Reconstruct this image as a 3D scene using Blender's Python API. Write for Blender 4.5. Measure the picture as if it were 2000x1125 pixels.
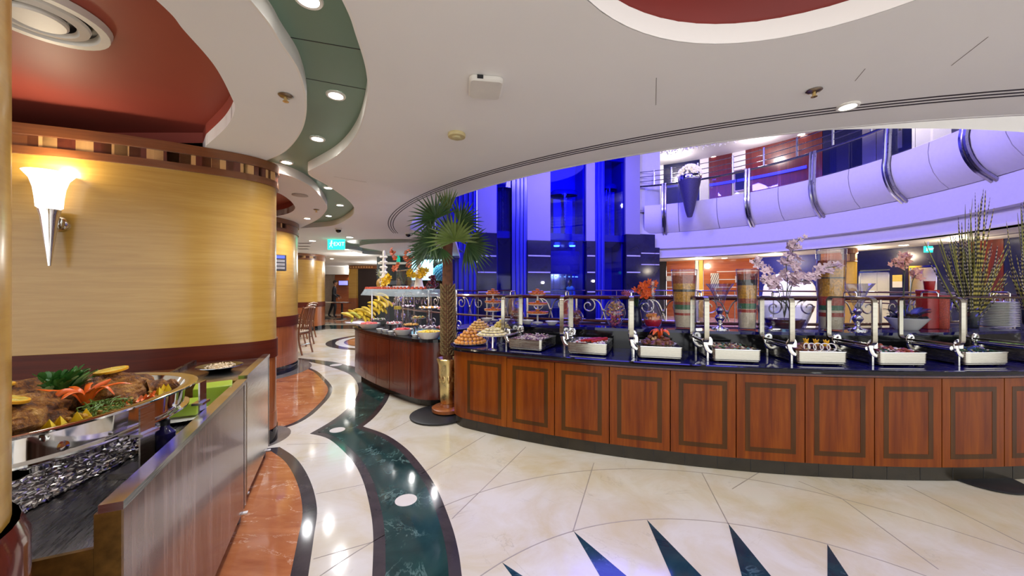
import bpy, bmesh, math, random
from math import sin, cos, pi, radians as R, sqrt, atan2
from mathutils import Vector, Matrix
from mathutils.geometry import tessellate_polygon

for _o in list(bpy.data.objects):
    bpy.data.objects.remove(_o)
SC = bpy.context.scene
COL = SC.collection
random.seed(7)

# ------------------------------------------------------------ camera
H, FPX, CXP, CYP = 1.4, 720.0, 1000.0, 562.5
cam_d = bpy.data.cameras.new('camera')
cam_d.sensor_width = 36.0
cam_d.lens = FPX * 36.0 / 2000.0
cam_d.clip_start = 0.02
cam = bpy.data.objects.new('camera', cam_d)
cam.location = (0, 0, H)
cam.rotation_euler = (pi / 2, 0, 0)
COL.objects.link(cam)
SC.camera = cam

# ------------------------------------------------------------ world, exposure
W = bpy.data.worlds.new('world')
SC.world = W
W.use_nodes = True
W.node_tree.nodes['Background'].inputs[0].default_value = (0.97, 0.985, 1.0, 1)
W.node_tree.nodes['Background'].inputs[1].default_value = 1.5
SC.view_settings.view_transform = 'Standard'
SC.view_settings.look = 'None'
SC.view_settings.gamma = 1.0
SC.view_settings.use_curve_mapping = False
SC.view_settings.exposure = 0.36
SC.cycles.use_denoising = True
SC.cycles.max_bounces = 8
SC.cycles.diffuse_bounces = 4
SC.cycles.glossy_bounces = 4
SC.cycles.transmission_bounces = 6
SC.cycles.transparent_max_bounces = 16
SC.cycles.caustics_reflective = False
SC.cycles.caustics_refractive = False
SC.cycles.sample_clamp_indirect = 4.0


def light(name, kind, loc, energy, color=(1, .975, .94), size=.1, rot=(0, 0, 0), spot=R(130), blend=.6, sy=None):
    d = bpy.data.lights.new(name, kind)
    d.energy = energy
    d.color = color
    if kind == 'AREA':
        d.shape = 'DISK' if sy is None else 'RECTANGLE'
        d.size = size
        if sy is not None:
            d.size_y = sy
    elif kind == 'SPOT':
        d.spot_size = spot
        d.spot_blend = blend
        d.shadow_soft_size = size
    else:
        d.shadow_soft_size = size
    o = bpy.data.objects.new(name, d)
    o.location = loc
    o.rotation_euler = rot
    COL.objects.link(o)
    return o


# large lights: dome fill over the floor star, the blue atrium wash, balcony fill
light('dome_fill', 'AREA', (.94, .78, 2.93), 7, (1, .93, .85), .6)  # unseen disc added inside the dome to fill the room
BLUE = (.12, .10, 1.0)
light('atrium_wash_lamp', 'AREA', (3.6, 9.6, 8.3), 800, (.12, .10, 1.0), 7.0)
light('atrium_core_lamp', 'AREA', (2.4, 12.0, 6.6), 420, BLUE, 2.0, (R(70), 0, 0), sy=.6)
light('balcony_soft_fill', 'AREA', (4.6, 8.0, 6.9), 260, (.80, .70, 1.0), 1.6, tuple(Vector((.72, .5, -.32)).to_track_quat('-Z', 'Y').to_euler()))  # unseen fill added to lift the balcony with a paler tone

# ------------------------------------------------------------ pixel -> place helpers (2000x1125 frame)
def fl(px, py, z=0.0):
    y = FPX * (H - z) / (py - CYP)
    return ((px - CXP) / FPX * y, y)


def at(px, py, y):
    return Vector(((px - CXP) / FPX * y, y, H + (CYP - py) * y / FPX))


CA = Vector((3.15, 9.66, 0))          # centre of the round atrium
def arc(r, deg, z=0.0):               # deg 0 faces the camera side, + goes left
    a = R(deg)
    return Vector((CA.x - r * sin(a), CA.y - r * cos(a), z))


def theta(px, r):                     # angle where the view line of column px meets radius r
    k = (px - CXP) / FPX
    A = k * k + 1
    B = -2 * (k * CA.x + CA.y)
    Cc = CA.x ** 2 + CA.y ** 2 - r * r
    y = (-B - sqrt(max(B * B - 4 * A * Cc, 0))) / (2 * A)
    return math.degrees(atan2(CA.x - k * y, CA.y - y))


def cr(pts, n=8, closed=False):       # Catmull-Rom through points
    P = [Vector(p) for p in pts]
    out = []
    m = len(P)
    rng = m if closed else m - 1
    for i in range(rng):
        if closed:
            p0, p1, p2, p3 = P[(i - 1) % m], P[i], P[(i + 1) % m], P[(i + 2) % m]
        else:
            p0, p1, p2, p3 = P[max(i - 1, 0)], P[i], P[i + 1], P[min(i + 2, m - 1)]
        for j in range(n):
            t = j / n
            out.append(.5 * ((2 * p1) + (p2 - p0) * t + (2 * p0 - 5 * p1 + 4 * p2 - p3) * t * t + (3 * p1 - p0 - 3 * p2 + p3) * t ** 3))
    if not closed:
        out.append(P[-1])
    return out


def offset(poly, d):                  # inward offset of a CCW closed 2D loop
    n = len(poly)
    out = []
    for i in range(n):
        a, b, c = Vector(poly[i - 1][:2]), Vector(poly[i][:2]), Vector(poly[(i + 1) % n][:2])
        e1 = b - a
        e2 = c - b
        if e1.length < 1e-6: e1 = e2
        if e2.length < 1e-6: e2 = e1
        n1 = Vector((-e1.y, e1.x)).normalized()
        n2 = Vector((-e2.y, e2.x)).normalized()
        m = n1 + n2
        if m.length < .2: m = n1
        m.normalize()
        out.append(b + m * (d / max(m.dot(n1), .5)))
    return out


def ccw(poly):
    a = sum(poly[i - 1][0] * poly[i][1] - poly[i][0] * poly[i - 1][1] for i in range(len(poly)))
    return list(poly) if a > 0 else list(poly)[::-1]


def circle(c, r, n=48, a0=0, a1=360):
    full = abs(a1 - a0) >= 360
    k = n if full else n + 1
    return [Vector((c[0] + r * cos(R(a0 + (a1 - a0) * i / n)), c[1] + r * sin(R(a0 + (a1 - a0) * i / n)))) for i in range(k)]


# ------------------------------------------------------------ mesh builder
class MB:
    def __init__(s):
        s.v, s.f, s.sm = [], [], []

    def add(s, vs, fs, smooth=False, M=None):
        b = len(s.v)
        s.v += [tuple(M @ Vector(p)) if M is not None else tuple(p) for p in vs]
        s.f += [tuple(b + i for i in f) for f in fs]
        s.sm += [smooth] * len(fs)
        return s

    def box(s, x0, x1, y0, y1, z0, z1, M=None):
        return s.add([(x0, y0, z0), (x1, y0, z0), (x1, y1, z0), (x0, y1, z0), (x0, y0, z1), (x1, y0, z1), (x1, y1, z1), (x0, y1, z1)],
                     [(3, 2, 1, 0), (4, 5, 6, 7), (0, 1, 5, 4), (1, 2, 6, 5), (2, 3, 7, 6), (3, 0, 4, 7)], False, M)

    def bar(s, p, q, w, t):            # a straight rectangular bar from p to q
        p, q = Vector(p), Vector(q)
        d = q - p
        L = d.length
        z = d.normalized()
        up = Vector((0, 0, 1)) if abs(z.z) < .95 else Vector((0, 1, 0))
        x = up.cross(z).normalized()
        y = z.cross(x)
        M = Matrix((x, y, z)).transposed().to_4x4()
        M.translation = p
        return s.box(-w / 2, w / 2, -t / 2, t / 2, 0, L, M)

    def lathe(s, prof, n=20, c=(0, 0, 0), smooth=True, M=None, a0=0, a1=360, sx=1, sy=1, cap=False):
        full = abs(a1 - a0) >= 360
        k = n if full else n + 1
        vs, fs = [], []
        for (r, z) in prof:
            for i in range(k):
                a = R(a0 + (a1 - a0) * i / n)
                vs.append((c[0] + r * cos(a) * sx, c[1] + r * sin(a) * sy, c[2] + z))
        for j in range(len(prof) - 1):
            for i in range(n if full else n):
                i2 = (i + 1) % k
                fs.append((j * k + i, j * k + i2, (j + 1) * k + i2, (j + 1) * k + i))
        if cap and full and prof[0][0] > 1e-5: fs.append(tuple(range(k))[::-1])
        if cap and full and prof[-1][0] > 1e-5: fs.append(tuple((len(prof) - 1) * k + i for i in range(k)))
        return s.add(vs, fs, smooth, M)

    def tube(s, pts, r, n=8, closed=False, M=None, caps=True, flat=1.0):
        P = [Vector(p) for p in pts]
        m = len(P)
        vs, fs = [], []
        prev = None
        for i in range(m):
            if closed:
                d = P[(i + 1) % m] - P[i - 1]
            else:
                d = P[min(i + 1, m - 1)] - P[max(i - 1, 0)]
            if d.length < 1e-9: d = Vector((0, 0, 1))
            d.normalize()
            if prev is None:
                ref = Vector((0, 0, 1)) if abs(d.z) < .9 else Vector((1, 0, 0))
                x = ref.cross(d).normalized()
            else:
                x = prev - d * prev.dot(d)
                x = x.normalized() if x.length > 1e-6 else Vector((1, 0, 0))
            prev = x
            y = d.cross(x)
            rr = r[i] if isinstance(r, (list, tuple)) else r
            for k in range(n):
                a = 2 * pi * k / n
                vs.append(P[i] + x * (rr * cos(a)) + y * (rr * flat * sin(a)))
        for i in range(m if closed else m - 1):
            j = (i + 1) % m
            for k in range(n):
                k2 = (k + 1) % n
                fs.append((i * n + k, i * n + k2, j * n + k2, j * n + k))
        if caps and not closed:
            fs.append(tuple(range(n))[::-1])
            fs.append(tuple((m - 1) * n + k for k in range(n)))
        return s.add(vs, fs, True, M)

    def prism(s, poly, z0, z1, holes=(), M=None, smooth=False):
        loops = [ccw(poly)] + [ccw(h)[::-1] for h in holes]
        L3 = [[Vector((p[0], p[1], 0)) for p in l] for l in loops]
        flat = [p for l in L3 for p in l]
        tri = tessellate_polygon(L3)
        n = len(flat)
        vs = [(p.x, p.y, z0) for p in flat] + [(p.x, p.y, z1) for p in flat]
        fs = []
        for t in tri:
            a, b, c = [flat[i] for i in t]
            up = (b - a).cross(c - a).z > 0
            t1 = t if up else t[::-1]
            fs.append(tuple(i + n for i in t1))
            fs.append(tuple(t1[::-1]))
        b0 = 0
        for l in L3:
            k = len(l)
            for i in range(k):
                j = (i + 1) % k
                fs.append((b0 + i, b0 + j, n + b0 + j, n + b0 + i))
            b0 += k
        return s.add(vs, fs, smooth, M)

    def ball(s, c, r, n=10, m=6, sc=(1, 1, 1), M=None, jit=0, rnd=None):
        vs, fs = [], []
        vs.append((c[0], c[1], c[2] - r * sc[2]))
        for j in range(1, m):
            a = -pi / 2 + pi * j / m
            for i in range(n):
                b = 2 * pi * i / n
                k = 1 + (rnd.uniform(-jit, jit) if jit else 0)
                vs.append((c[0] + r * k * sc[0] * cos(a) * cos(b), c[1] + r * k * sc[1] * cos(a) * sin(b), c[2] + r * k * sc[2] * sin(a)))
        vs.append((c[0], c[1], c[2] + r * sc[2]))
        top = len(vs) - 1
        for i in range(n):
            i2 = (i + 1) % n
            fs.append((0, 1 + i2, 1 + i))
            fs.append((top, 1 + (m - 2) * n + i, 1 + (m - 2) * n + i2))
            for j in range(m - 2):
                fs.append((1 + j * n + i, 1 + j * n + i2, 1 + (j + 1) * n + i2, 1 + (j + 1) * n + i))
        return s.add(vs, fs, True, M)

    def grid(s, rows, smooth=True, M=None, closed=False):
        n = len(rows[0])
        vs = [p for r in rows for p in r]
        fs = []
        for i in range(len(rows) - 1):
            for j in range(n if closed else n - 1):
                j2 = (j + 1) % n
                fs.append((i * n + j, i * n + j2, (i + 1) * n + j2, (i + 1) * n + j))
        return s.add(vs, fs, smooth, M)

    def arcbox(s, t0, t1, r0, r1, z0, z1, n=None):     # curved box about the atrium centre
        n = n or max(1, int(abs(t1 - t0) / 1.3) + 1)
        rows = []
        for i in range(n + 1):
            t = t0 + (t1 - t0) * i / n
            rows.append([arc(r0, t, z0), arc(r1, t, z0), arc(r1, t, z1), arc(r0, t, z1)])
        vs = [p for r in rows for p in r]
        fs = [(0, 1, 2, 3), tuple(n * 4 + k for k in (3, 2, 1, 0))]
        for i in range(n):
            for k in range(4):
                k2 = (k + 1) % 4
                fs.append((i * 4 + k, (i + 1) * 4 + k, (i + 1) * 4 + k2, i * 4 + k2))
        return s.add(vs, fs)

    def rrect(s, x0, x1, y0, y1, z0, z1, r=.02, n=4, top=0.0, M=None, open_top=False):
        def loop(ins):
            pts = []
            for (cx, cy, a) in ((x1 - r, y1 - r, 0), (x0 + r, y1 - r, 90), (x0 + r, y0 + r, 180), (x1 - r, y0 + r, 270)):
                for i in range(n + 1):
                    b = R(a + 90 * i / n)
                    q = max(r - ins, .001)
                    pts.append((cx + q * cos(b), cy + q * sin(b)))
            return pts
        zs = [(z0, top), (z0 + top, 0), (z1 - top, 0), (z1, top)] if top > 0 else [(z0, 0), (z1, 0)]
        rows = [[(p[0], p[1], z) for p in loop(i)] for z, i in zs]
        k = len(rows[0])
        s.grid(rows, True, M, True)
        s.add(rows[0], [tuple(range(k))[::-1]], False, M)
        if not open_top:
            s.add(rows[-1], [tuple(range(k))], False, M)
        return s

    def mesh(s, name, off=None):
        me = bpy.data.meshes.new(name)
        v = s.v if off is None else [(p[0] - off[0], p[1] - off[1], p[2] - off[2]) for p in s.v]
        me.from_pydata(v, [], s.f)
        me.polygons.foreach_set('use_smooth', s.sm)
        bm = bmesh.new()
        bm.from_mesh(me)
        bmesh.ops.recalc_face_normals(bm, faces=bm.faces)
        for e in bm.edges:
            if len(e.link_faces) == 2 and e.calc_face_angle(0) > R(40):
                e.smooth = False
        bm.to_mesh(me)
        bm.free()
        me.update()
        return me


def tag(o, label=None, cat=None, group=None, kind=None):
    if label: o['label'] = label
    if cat: o['category'] = cat
    if group: o['group'] = group
    if kind: o['kind'] = kind
    return o


def link(name, data, m=None, parent=None, loc=None, rot=None):
    o = bpy.data.objects.new(name, data)
    COL.objects.link(o)
    if parent is not None: o.parent = parent
    if loc is not None: o.location = loc
    if rot is not None: o.rotation_euler = rot
    if m is not None and data is not None and not data.materials:
        data.materials.append(m)
    return o


def obj(name, mb, m, parent=None, loc=None, rot=None):
    return link(name, mb.mesh(name), m, parent, loc, rot)


def origin(o):
    p = Vector((0, 0, 0))
    while o is not None:
        p += Vector(o.location)
        o = o.parent
    return p


def wobj(name, mb, m, parent=None, base=None):          # mesh given in world coordinates
    if parent is not None:
        return link(name, mb.mesh(name, origin(parent)), m, parent)
    if base is None:
        xs = [p[0] for p in mb.v]; ys = [p[1] for p in mb.v]
        base = ((min(xs) + max(xs)) / 2, (min(ys) + max(ys)) / 2, min(p[2] for p in mb.v))
    return link(name, mb.mesh(name, base), m, None, base)


def thing(name, label, cat, loc=(0, 0, 0), rz=0.0, group=None, kind=None):
    o = bpy.data.objects.new(name, None)
    o.empty_display_size = .05
    COL.objects.link(o)
    o.location = loc
    o.rotation_euler = (0, 0, rz)
    return tag(o, label, cat, group, kind)


def dup(root, loc=None, rz=None, label=None, group=None, scale=None):
    def cp(o, parent):
        c = o.copy()
        COL.objects.link(c)
        c.parent = parent
        for ch in o.children:
            cp(ch, c)
        return c
    c = cp(root, None)
    if loc is not None: c.location = loc
    if rz is not None: c.rotation_euler = (0, 0, rz)
    if label: c['label'] = label
    if group: c['group'] = group
    if scale is not None: c.scale = scale if hasattr(scale, '__len__') else (scale,) * 3
    return c


def text_mesh(txt, size, ext=.001):
    cu = bpy.data.curves.new('lettering', 'FONT')
    cu.body = txt
    cu.size = size
    cu.align_x = 'CENTER'
    cu.align_y = 'CENTER'
    cu.extrude = ext
    o = bpy.data.objects.new('lettering', cu)
    COL.objects.link(o)
    bpy.context.view_layer.update()
    me = bpy.data.meshes.new_from_object(o.evaluated_get(bpy.context.evaluated_depsgraph_get()))
    bpy.data.objects.remove(o)
    bpy.data.curves.remove(cu)
    return me


# ------------------------------------------------------------ materials (all node based)
def new_mat(name):
    m = bpy.data.materials.new(name)
    m.use_nodes = True
    nt = m.node_tree
    b = nt.nodes['Principled BSDF']
    return m, nt, b


def tc(nt, scale=(1, 1, 1), rot=(0, 0, 0), kind='Object'):
    c = nt.nodes.new('ShaderNodeTexCoord')
    mp = nt.nodes.new('ShaderNodeMapping')
    mp.inputs['Scale'].default_value = scale
    mp.inputs['Rotation'].default_value = rot
    nt.links.new(c.outputs[kind], mp.inputs[0])
    return mp.outputs[0]


def ramp(nt, fac, stops):
    r = nt.nodes.new('ShaderNodeValToRGB')
    e = r.color_ramp.elements
    while len(e) < len(stops): e.new(.5)
    for i, (p, c) in enumerate(stops):
        e[i].position = p
        e[i].color = (*c, 1)
    nt.links.new(fac, r.inputs[0])
    return r.outputs[0]


def noise(nt, vec, scale=5, detail=4, rough=.5, dist=0):
    n = nt.nodes.new('ShaderNodeTexNoise')
    n.inputs['Scale'].default_value = scale
    n.inputs['Detail'].default_value = detail
    n.inputs['Roughness'].default_value = rough
    n.inputs['Distortion'].default_value = dist
    nt.links.new(vec, n.inputs['Vector'])
    return n.outputs['Fac']


def bump(nt, b, fac, strength=.2, dist=.01):
    bp = nt.nodes.new('ShaderNodeBump')
    bp.inputs['Strength'].default_value = strength
    bp.inputs['Distance'].default_value = dist
    nt.links.new(fac, bp.inputs['Height'])
    nt.links.new(bp.outputs[0], b.inputs['Normal'])


def srgb(r, g, b):
    f = lambda c: (c / 255 / 12.92) if c / 255 <= .04045 else ((c / 255 + .055) / 1.055) ** 2.4
    return (f(r), f(g), f(b))


def pm(name, col, rough=.5, metal=0.0, var=.12, scale=12, coat=0.0, bmp=0.0, spec=.5, emit=None, es=0.0):
    m, nt, b = new_mat(name)
    v = tc(nt)
    f = noise(nt, v, scale)
    lo = tuple(max(c * (1 - var), 0) for c in col)
    hi = tuple(min(c * (1 + var), 1) for c in col)
    nt.links.new(ramp(nt, f, [(.3, lo), (.7, hi)]), b.inputs['Base Color'])
    b.inputs['Roughness'].default_value = rough
    b.inputs['Metallic'].default_value = metal
    b.inputs['Specular IOR Level'].default_value = spec
    b.inputs['Coat Weight'].default_value = coat
    b.inputs['Coat Roughness'].default_value = .06
    if bmp: bump(nt, b, f, bmp, .01)
    if emit is not None:
        b.inputs['Emission Color'].default_value = (*emit, 1)
        b.inputs['Emission Strength'].default_value = es
    return m


def wood(name, c1, c2, c3, grain='z', rough=.3, coat=.4, sc=1.0, cr_=.08, spec=.5):
    m, nt, b = new_mat(name)
    s = {'z': (14 * sc, 14 * sc, .9 * sc), 'x': (.9 * sc, 14 * sc, 14 * sc), 'h': (1.6 * sc, 1.6 * sc, 26 * sc)}[grain]
    v = tc(nt, s)
    f = noise(nt, v, 2.2, 6, .6, .6)
    v2 = tc(nt, tuple(k * .35 for k in s))
    f2 = noise(nt, v2, 1.3, 3, .5, 1.2)
    mx = nt.nodes.new('ShaderNodeMix')
    mx.data_type = 'FLOAT'
    mx.inputs[0].default_value = .45
    nt.links.new(f, mx.inputs[2])
    nt.links.new(f2, mx.inputs[3])
    nt.links.new(ramp(nt, mx.outputs[0], [(.32, c1), (.5, c2), (.68, c3)]), b.inputs['Base Color'])
    b.inputs['Roughness'].default_value = rough
    b.inputs['Coat Weight'].default_value = coat
    b.inputs['Coat Roughness'].default_value = cr_
    b.inputs['Specular IOR Level'].default_value = spec
    return m


def marble(name, base, dark, vein, sc=1.0, rough=.09, vein_at=.62, width=.03, amount=1.0, stretch=(1, 1, 1)):
    m, nt, b = new_mat(name)
    v = tc(nt, tuple(sc * k for k in stretch))
    cloud = noise(nt, v, 1.6, 6, .6, .8)
    basec = ramp(nt, cloud, [(.3, dark), (.62, base)])
    vn = noise(nt, v, 1.1, 8, .62, 1.6)
    mask = ramp(nt, vn, [(.5 - width, (0, 0, 0)), (.5, (amount,) * 3), (.5 + width, (0, 0, 0))])
    gate = noise(nt, v, 2.3, 3)
    g = ramp(nt, gate, [(vein_at - .1, (0, 0, 0)), (vein_at + .08, (1, 1, 1))])
    mul = nt.nodes.new('ShaderNodeMath')
    mul.operation = 'MULTIPLY'
    nt.links.new(mask, mul.inputs[0])
    nt.links.new(g, mul.inputs[1])
    mx = nt.nodes.new('ShaderNodeMix')
    mx.data_type = 'RGBA'
    nt.links.new(mul.outputs[0], mx.inputs[0])
    nt.links.new(basec, mx.inputs[6])
    mx.inputs[7].default_value = (*vein, 1)
    nt.links.new(mx.outputs[2], b.inputs['Base Color'])
    b.inputs['Roughness'].default_value = rough
    return m


def glass(name, tint=(1, 1, 1), refl=1.0, rough=.02, base=.0):
    m = bpy.data.materials.new(name)
    m.use_nodes = True
    nt = m.node_tree
    nt.nodes.remove(nt.nodes['Principled BSDF'])
    out = nt.nodes['Material Output']
    t = nt.nodes.new('ShaderNodeBsdfTransparent')
    g = nt.nodes.new('ShaderNodeBsdfGlossy')
    g.inputs['Roughness'].default_value = rough
    fr = nt.nodes.new('ShaderNodeLayerWeight')
    fr.inputs[0].default_value = .5
    pw = nt.nodes.new('ShaderNodeMath')
    pw.operation = 'POWER'
    pw.inputs[1].default_value = 3.0
    nt.links.new(fr.outputs['Facing'], pw.inputs[0])
    n = noise(nt, tc(nt), 3)
    nt.links.new(ramp(nt, n, [(0, tuple(c * .96 for c in tint)), (1, tint)]), t.inputs[0])
    ml = nt.nodes.new('ShaderNodeMath')
    ml.operation = 'MULTIPLY_ADD'
    ml.inputs[1].default_value = refl
    ml.inputs[2].default_value = base
    nt.links.new(pw.outputs[0], ml.inputs[0])
    ml.use_clamp = True
    mx = nt.nodes.new('ShaderNodeMixShader')
    nt.links.new(ml.outputs[0], mx.inputs[0])
    nt.links.new(t.outputs[0], mx.inputs[1])
    nt.links.new(g.outputs[0], mx.inputs[2])
    nt.links.new(mx.outputs[0], out.inputs[0])
    return m


def hazy(name, col, fac):
    m, nt, b = new_mat(name)
    out = nt.nodes['Material Output']
    t = nt.nodes.new('ShaderNodeBsdfTransparent')
    mx = nt.nodes.new('ShaderNodeMixShader')
    f = noise(nt, tc(nt), 6)
    nt.links.new(ramp(nt, f, [(.2, (fac * .85,) * 3), (.8, (min(fac * 1.15, 1),) * 3)]), mx.inputs[0])
    b.inputs['Base Color'].default_value = (*col, 1)
    b.inputs['Roughness'].default_value = .2
    nt.links.new(t.outputs[0], mx.inputs[1])
    nt.links.new(b.outputs[0], mx.inputs[2])
    nt.links.new(mx.outputs[0], out.inputs[0])
    return m


def glow(name, col, s):
    return pm(name, col, .4, 0, .02, 5, emit=col, es=s)


def steel(name, col=(.72, .70, .67), rough=.18, brush=(2, 2, 60), amt=.12):
    m, nt, b = new_mat(name)
    f = noise(nt, tc(nt, brush), 4, 3)
    nt.links.new(ramp(nt, f, [(.3, tuple(c * .86 for c in col)), (.7, col)]), b.inputs['Base Color'])
    r = ramp(nt, f, [(.3, (max(rough - amt / 2, .02),) * 3), (.7, (rough + amt / 2,) * 3)])
    nt.links.new(r, b.inputs['Roughness'])
    b.inputs['Metallic'].default_value = 1
    return m


M = {}
M['ceiling'] = pm('ceiling_paint', srgb(240, 238, 236), .75, var=.015, scale=1.5)
M['fascia'] = pm('fascia_paint', srgb(240, 236, 230), .55, var=.01)
M['green_ceil'] = pm('green_satin_panel', srgb(112, 140, 122), .36, .15, var=.06, scale=1.2)
M['red_ceil'] = pm('terracotta_paint', srgb(156, 70, 56), .5, var=.08, scale=1.2)
M['dark_red'] = pm('dark_red_paint', srgb(120, 22, 8), .5, var=.1, scale=2)
M['maple'] = wood('maple_veneer', srgb(174, 130, 50), srgb(186, 143, 61), srgb(196, 155, 75), 'h', .3, .45, .9, .16)
M['maple_gloss'] = wood('maple_gloss', srgb(196, 150, 66), srgb(214, 172, 84), srgb(226, 190, 104), 'z', .25, .5)
M['cherry'] = wood('cherry_wood', srgb(94, 36, 2), srgb(124, 57, 4), srgb(142, 74, 8), 'z', .38, .14, 1.0, .1, .22)
M['cherry_dark'] = wood('cherry_wood_dark', srgb(70, 20, 8), srgb(90, 30, 11), srgb(108, 40, 14), 'z', .25, .45, 1.0, .1)
M['inlay'] = wood('inlay_wood', srgb(62, 34, 4), srgb(74, 42, 6), srgb(86, 52, 10), 'z', .38, .14, 1.0, .1, .22)
M['wainscot'] = wood('wainscot_wood', srgb(128, 66, 28), srgb(150, 82, 38), srgb(166, 96, 48), 'z', .3, .5)
M['mahogany'] = wood('mahogany_band', srgb(70, 22, 8), srgb(86, 30, 12), srgb(100, 38, 16), 'h', .42, .05, .7, .1, .2)
M['trim_wood'] = wood('trim_walnut', srgb(98, 54, 24), srgb(118, 68, 32), srgb(134, 82, 42), 'h', .3, .5, .7)
M['block_dark'] = wood('block_dark', srgb(86, 36, 20), srgb(100, 44, 24), srgb(112, 54, 30), 'z', .3, .5)
M['block_light'] = wood('block_light', srgb(196, 146, 88), srgb(208, 160, 100), srgb(216, 172, 112), 'z', .3, .5)
M['cream'] = marble('cream_marble', srgb(211, 205, 193), srgb(195, 180, 147), srgb(140, 128, 116), 1.3, .11, .60, .010, .32)
M['cream_b'] = marble('cream_marble_b', srgb(220, 214, 204), srgb(210, 200, 182), srgb(176, 168, 158), .9, .10, .66, .014, .5)
M['green_marble'] = marble('green_marble', srgb(38, 66, 62), srgb(20, 44, 44), srgb(120, 150, 140), 2.2, .08, .58, .02, .7)
M['blue_marble'] = marble('blue_green_marble', srgb(34, 62, 70), srgb(16, 36, 54), srgb(90, 120, 130), 3.0, .08, .58, .02, .6)
M['brown_marble'] = marble('rosso_marble', srgb(182, 116, 74), srgb(150, 84, 50), srgb(226, 196, 168), 1.6, .07, .5, .008, .9, (1, 2.4, 1))
M['dark_marble'] = marble('dark_border_marble', srgb(66, 60, 62), srgb(48, 43, 47), srgb(110, 104, 104), 2.4, .09, .66, .02, .4)
M['grey_marble'] = marble('grey_marble', srgb(120, 112, 104), srgb(96, 90, 84), srgb(150, 144, 138), 2.0, .09, .66, .02, .4)
M['grout'] = pm('grout', srgb(150, 140, 128), .6)
M['blue_reflect_granite'] = marble('blue_reflect_granite', srgb(20, 20, 96), srgb(9, 9, 52), srgb(60, 60, 110), 6, .05, .6, .02, .3)  # black granite with the blue atrium reflection put into its base colour
M['black_stone'] = marble('black_granite', srgb(18, 19, 24), srgb(8, 8, 12), srgb(60, 60, 70), 6, .06, .6, .02, .3)
M['toekick'] = pm('toekick_stone', srgb(44, 38, 28), .22, var=.25, scale=6)
M['black'] = pm('black_matte', (.012, .012, .014), .5)
M['black_gloss'] = pm('black_gloss', (.01, .01, .012), .12)
M['steel'] = steel('brushed_steel', (.74, .72, .68), .2)
M['lid_steel'] = steel('lid_steel', (.50, .46, .37), .18, (3, 3, 20), .08)
M['dish_steel'] = steel('dish_steel', (.56, .53, .45), .24, (2, 2, 60), .1)
M['chrome'] = steel('chrome', (.86, .85, .83), .07, (2, 2, 2), .05)
M['steel_dark'] = steel('worn_steel', (.34, .33, .34), .28, (3, 40, 3), .2)
M['foil'] = steel('crinkled_foil', (.80, .78, .76), .14, (3, 3, 3), .05)
M['glass'] = glass('clear_glass', (.97, .98, .98), .8, .02, .035)
M['vase_glass'] = glass('vase_glass', (.93, .94, .985), 1.0, .03, .10)
M['white_china'] = pm('white_china', srgb(238, 236, 230), .15, var=.02, coat=.3)
M['white'] = pm('white_plastic', srgb(226, 222, 214), .4, var=.03)
M['lamp'] = glow('lamp_lens', (1, .96, .88), 14)
M['brass'] = steel('brass', (.78, .58, .24), .25, (3, 3, 3), .1)
M['rail_wood'] = wood('rail_wood', srgb(74, 34, 22), srgb(96, 46, 30), srgb(110, 58, 38), 'h', .25, .6)
M['gold'] = steel('gold_foil', (.90, .72, .32), .3, (3, 3, 3), .2)
# ============================================================ FLOOR
def struct(name, mb, m, label=None, parent=None):
    o = wobj(name, mb, m, parent)
    if parent is None: tag(o, label, None, None, 'structure')
    return o


R_VOID = 5.75
fo = struct('floor', MB().prism([(-14, -3), (16, -3), (16, 26), (-14, 26)], -.06, 0, [circle(CA, R_VOID, 72)]), M['cream'],
            'polished cream marble floor with inlaid curving borders')


def inlay(name, poly, lvl, m):
    return wobj(name, MB().prism(poly, 0.0, .0007 * lvl), m, fo)


def flp(pts, n=6):
    return cr([(*fl(a, b), 0) for a, b in pts], n)


# green ribbon with its dark border
rib_r = flp([(902, 1125), (895, 1075), (880, 1020), (851, 950), (820, 905), (790, 873), (752, 848), (709, 833)], 5)
rib_r2 = flp([(709, 833), (728, 818), (745, 799), (758, 779), (764, 760)], 4)
rib_l2 = flp([(583, 703), (605, 707), (640, 715), (677, 728), (693, 741), (700, 760), (691, 784), (667, 808), (640, 827), (605, 847)], 5)
rib_l = flp([(605, 847), (643, 858), (685, 896), (708, 937), (723, 994), (729, 1048), (727, 1125)], 5)
near_r = Vector((*fl(902, 1125), 0)); near_l = Vector((*fl(727, 1125), 0))
tail_r = [near_r + Vector((-.05, -.5, 0)), near_r + Vector((.02, -.25, 0))]
tail_l = [near_l + Vector((.0, -.25, 0)), near_l + Vector((-.06, -.5, 0))]
back = [(*fl(p, q), 0) for p, q in ((692, 716), (650, 706.5), (610, 702), (583, 699))]
ribbon = tail_r + rib_r[:-1] + rib_r2 + [Vector(p) for p in back] + rib_l2[:-1] + rib_l + tail_l
ribbon = ccw(ribbon)
inlay('dark_border', ribbon, 1, M['dark_marble'])
inlay('green_band', offset(ribbon, .062), 2, M['green_marble'])
for px, py, r in ((793, 977, .071), (659, 840, .071), (656, 713, .10), (716, 770, .0)):
    if r: inlay('cream_dot', circle(fl(px, py), r, 24), 3, M['cream_b'])

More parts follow.
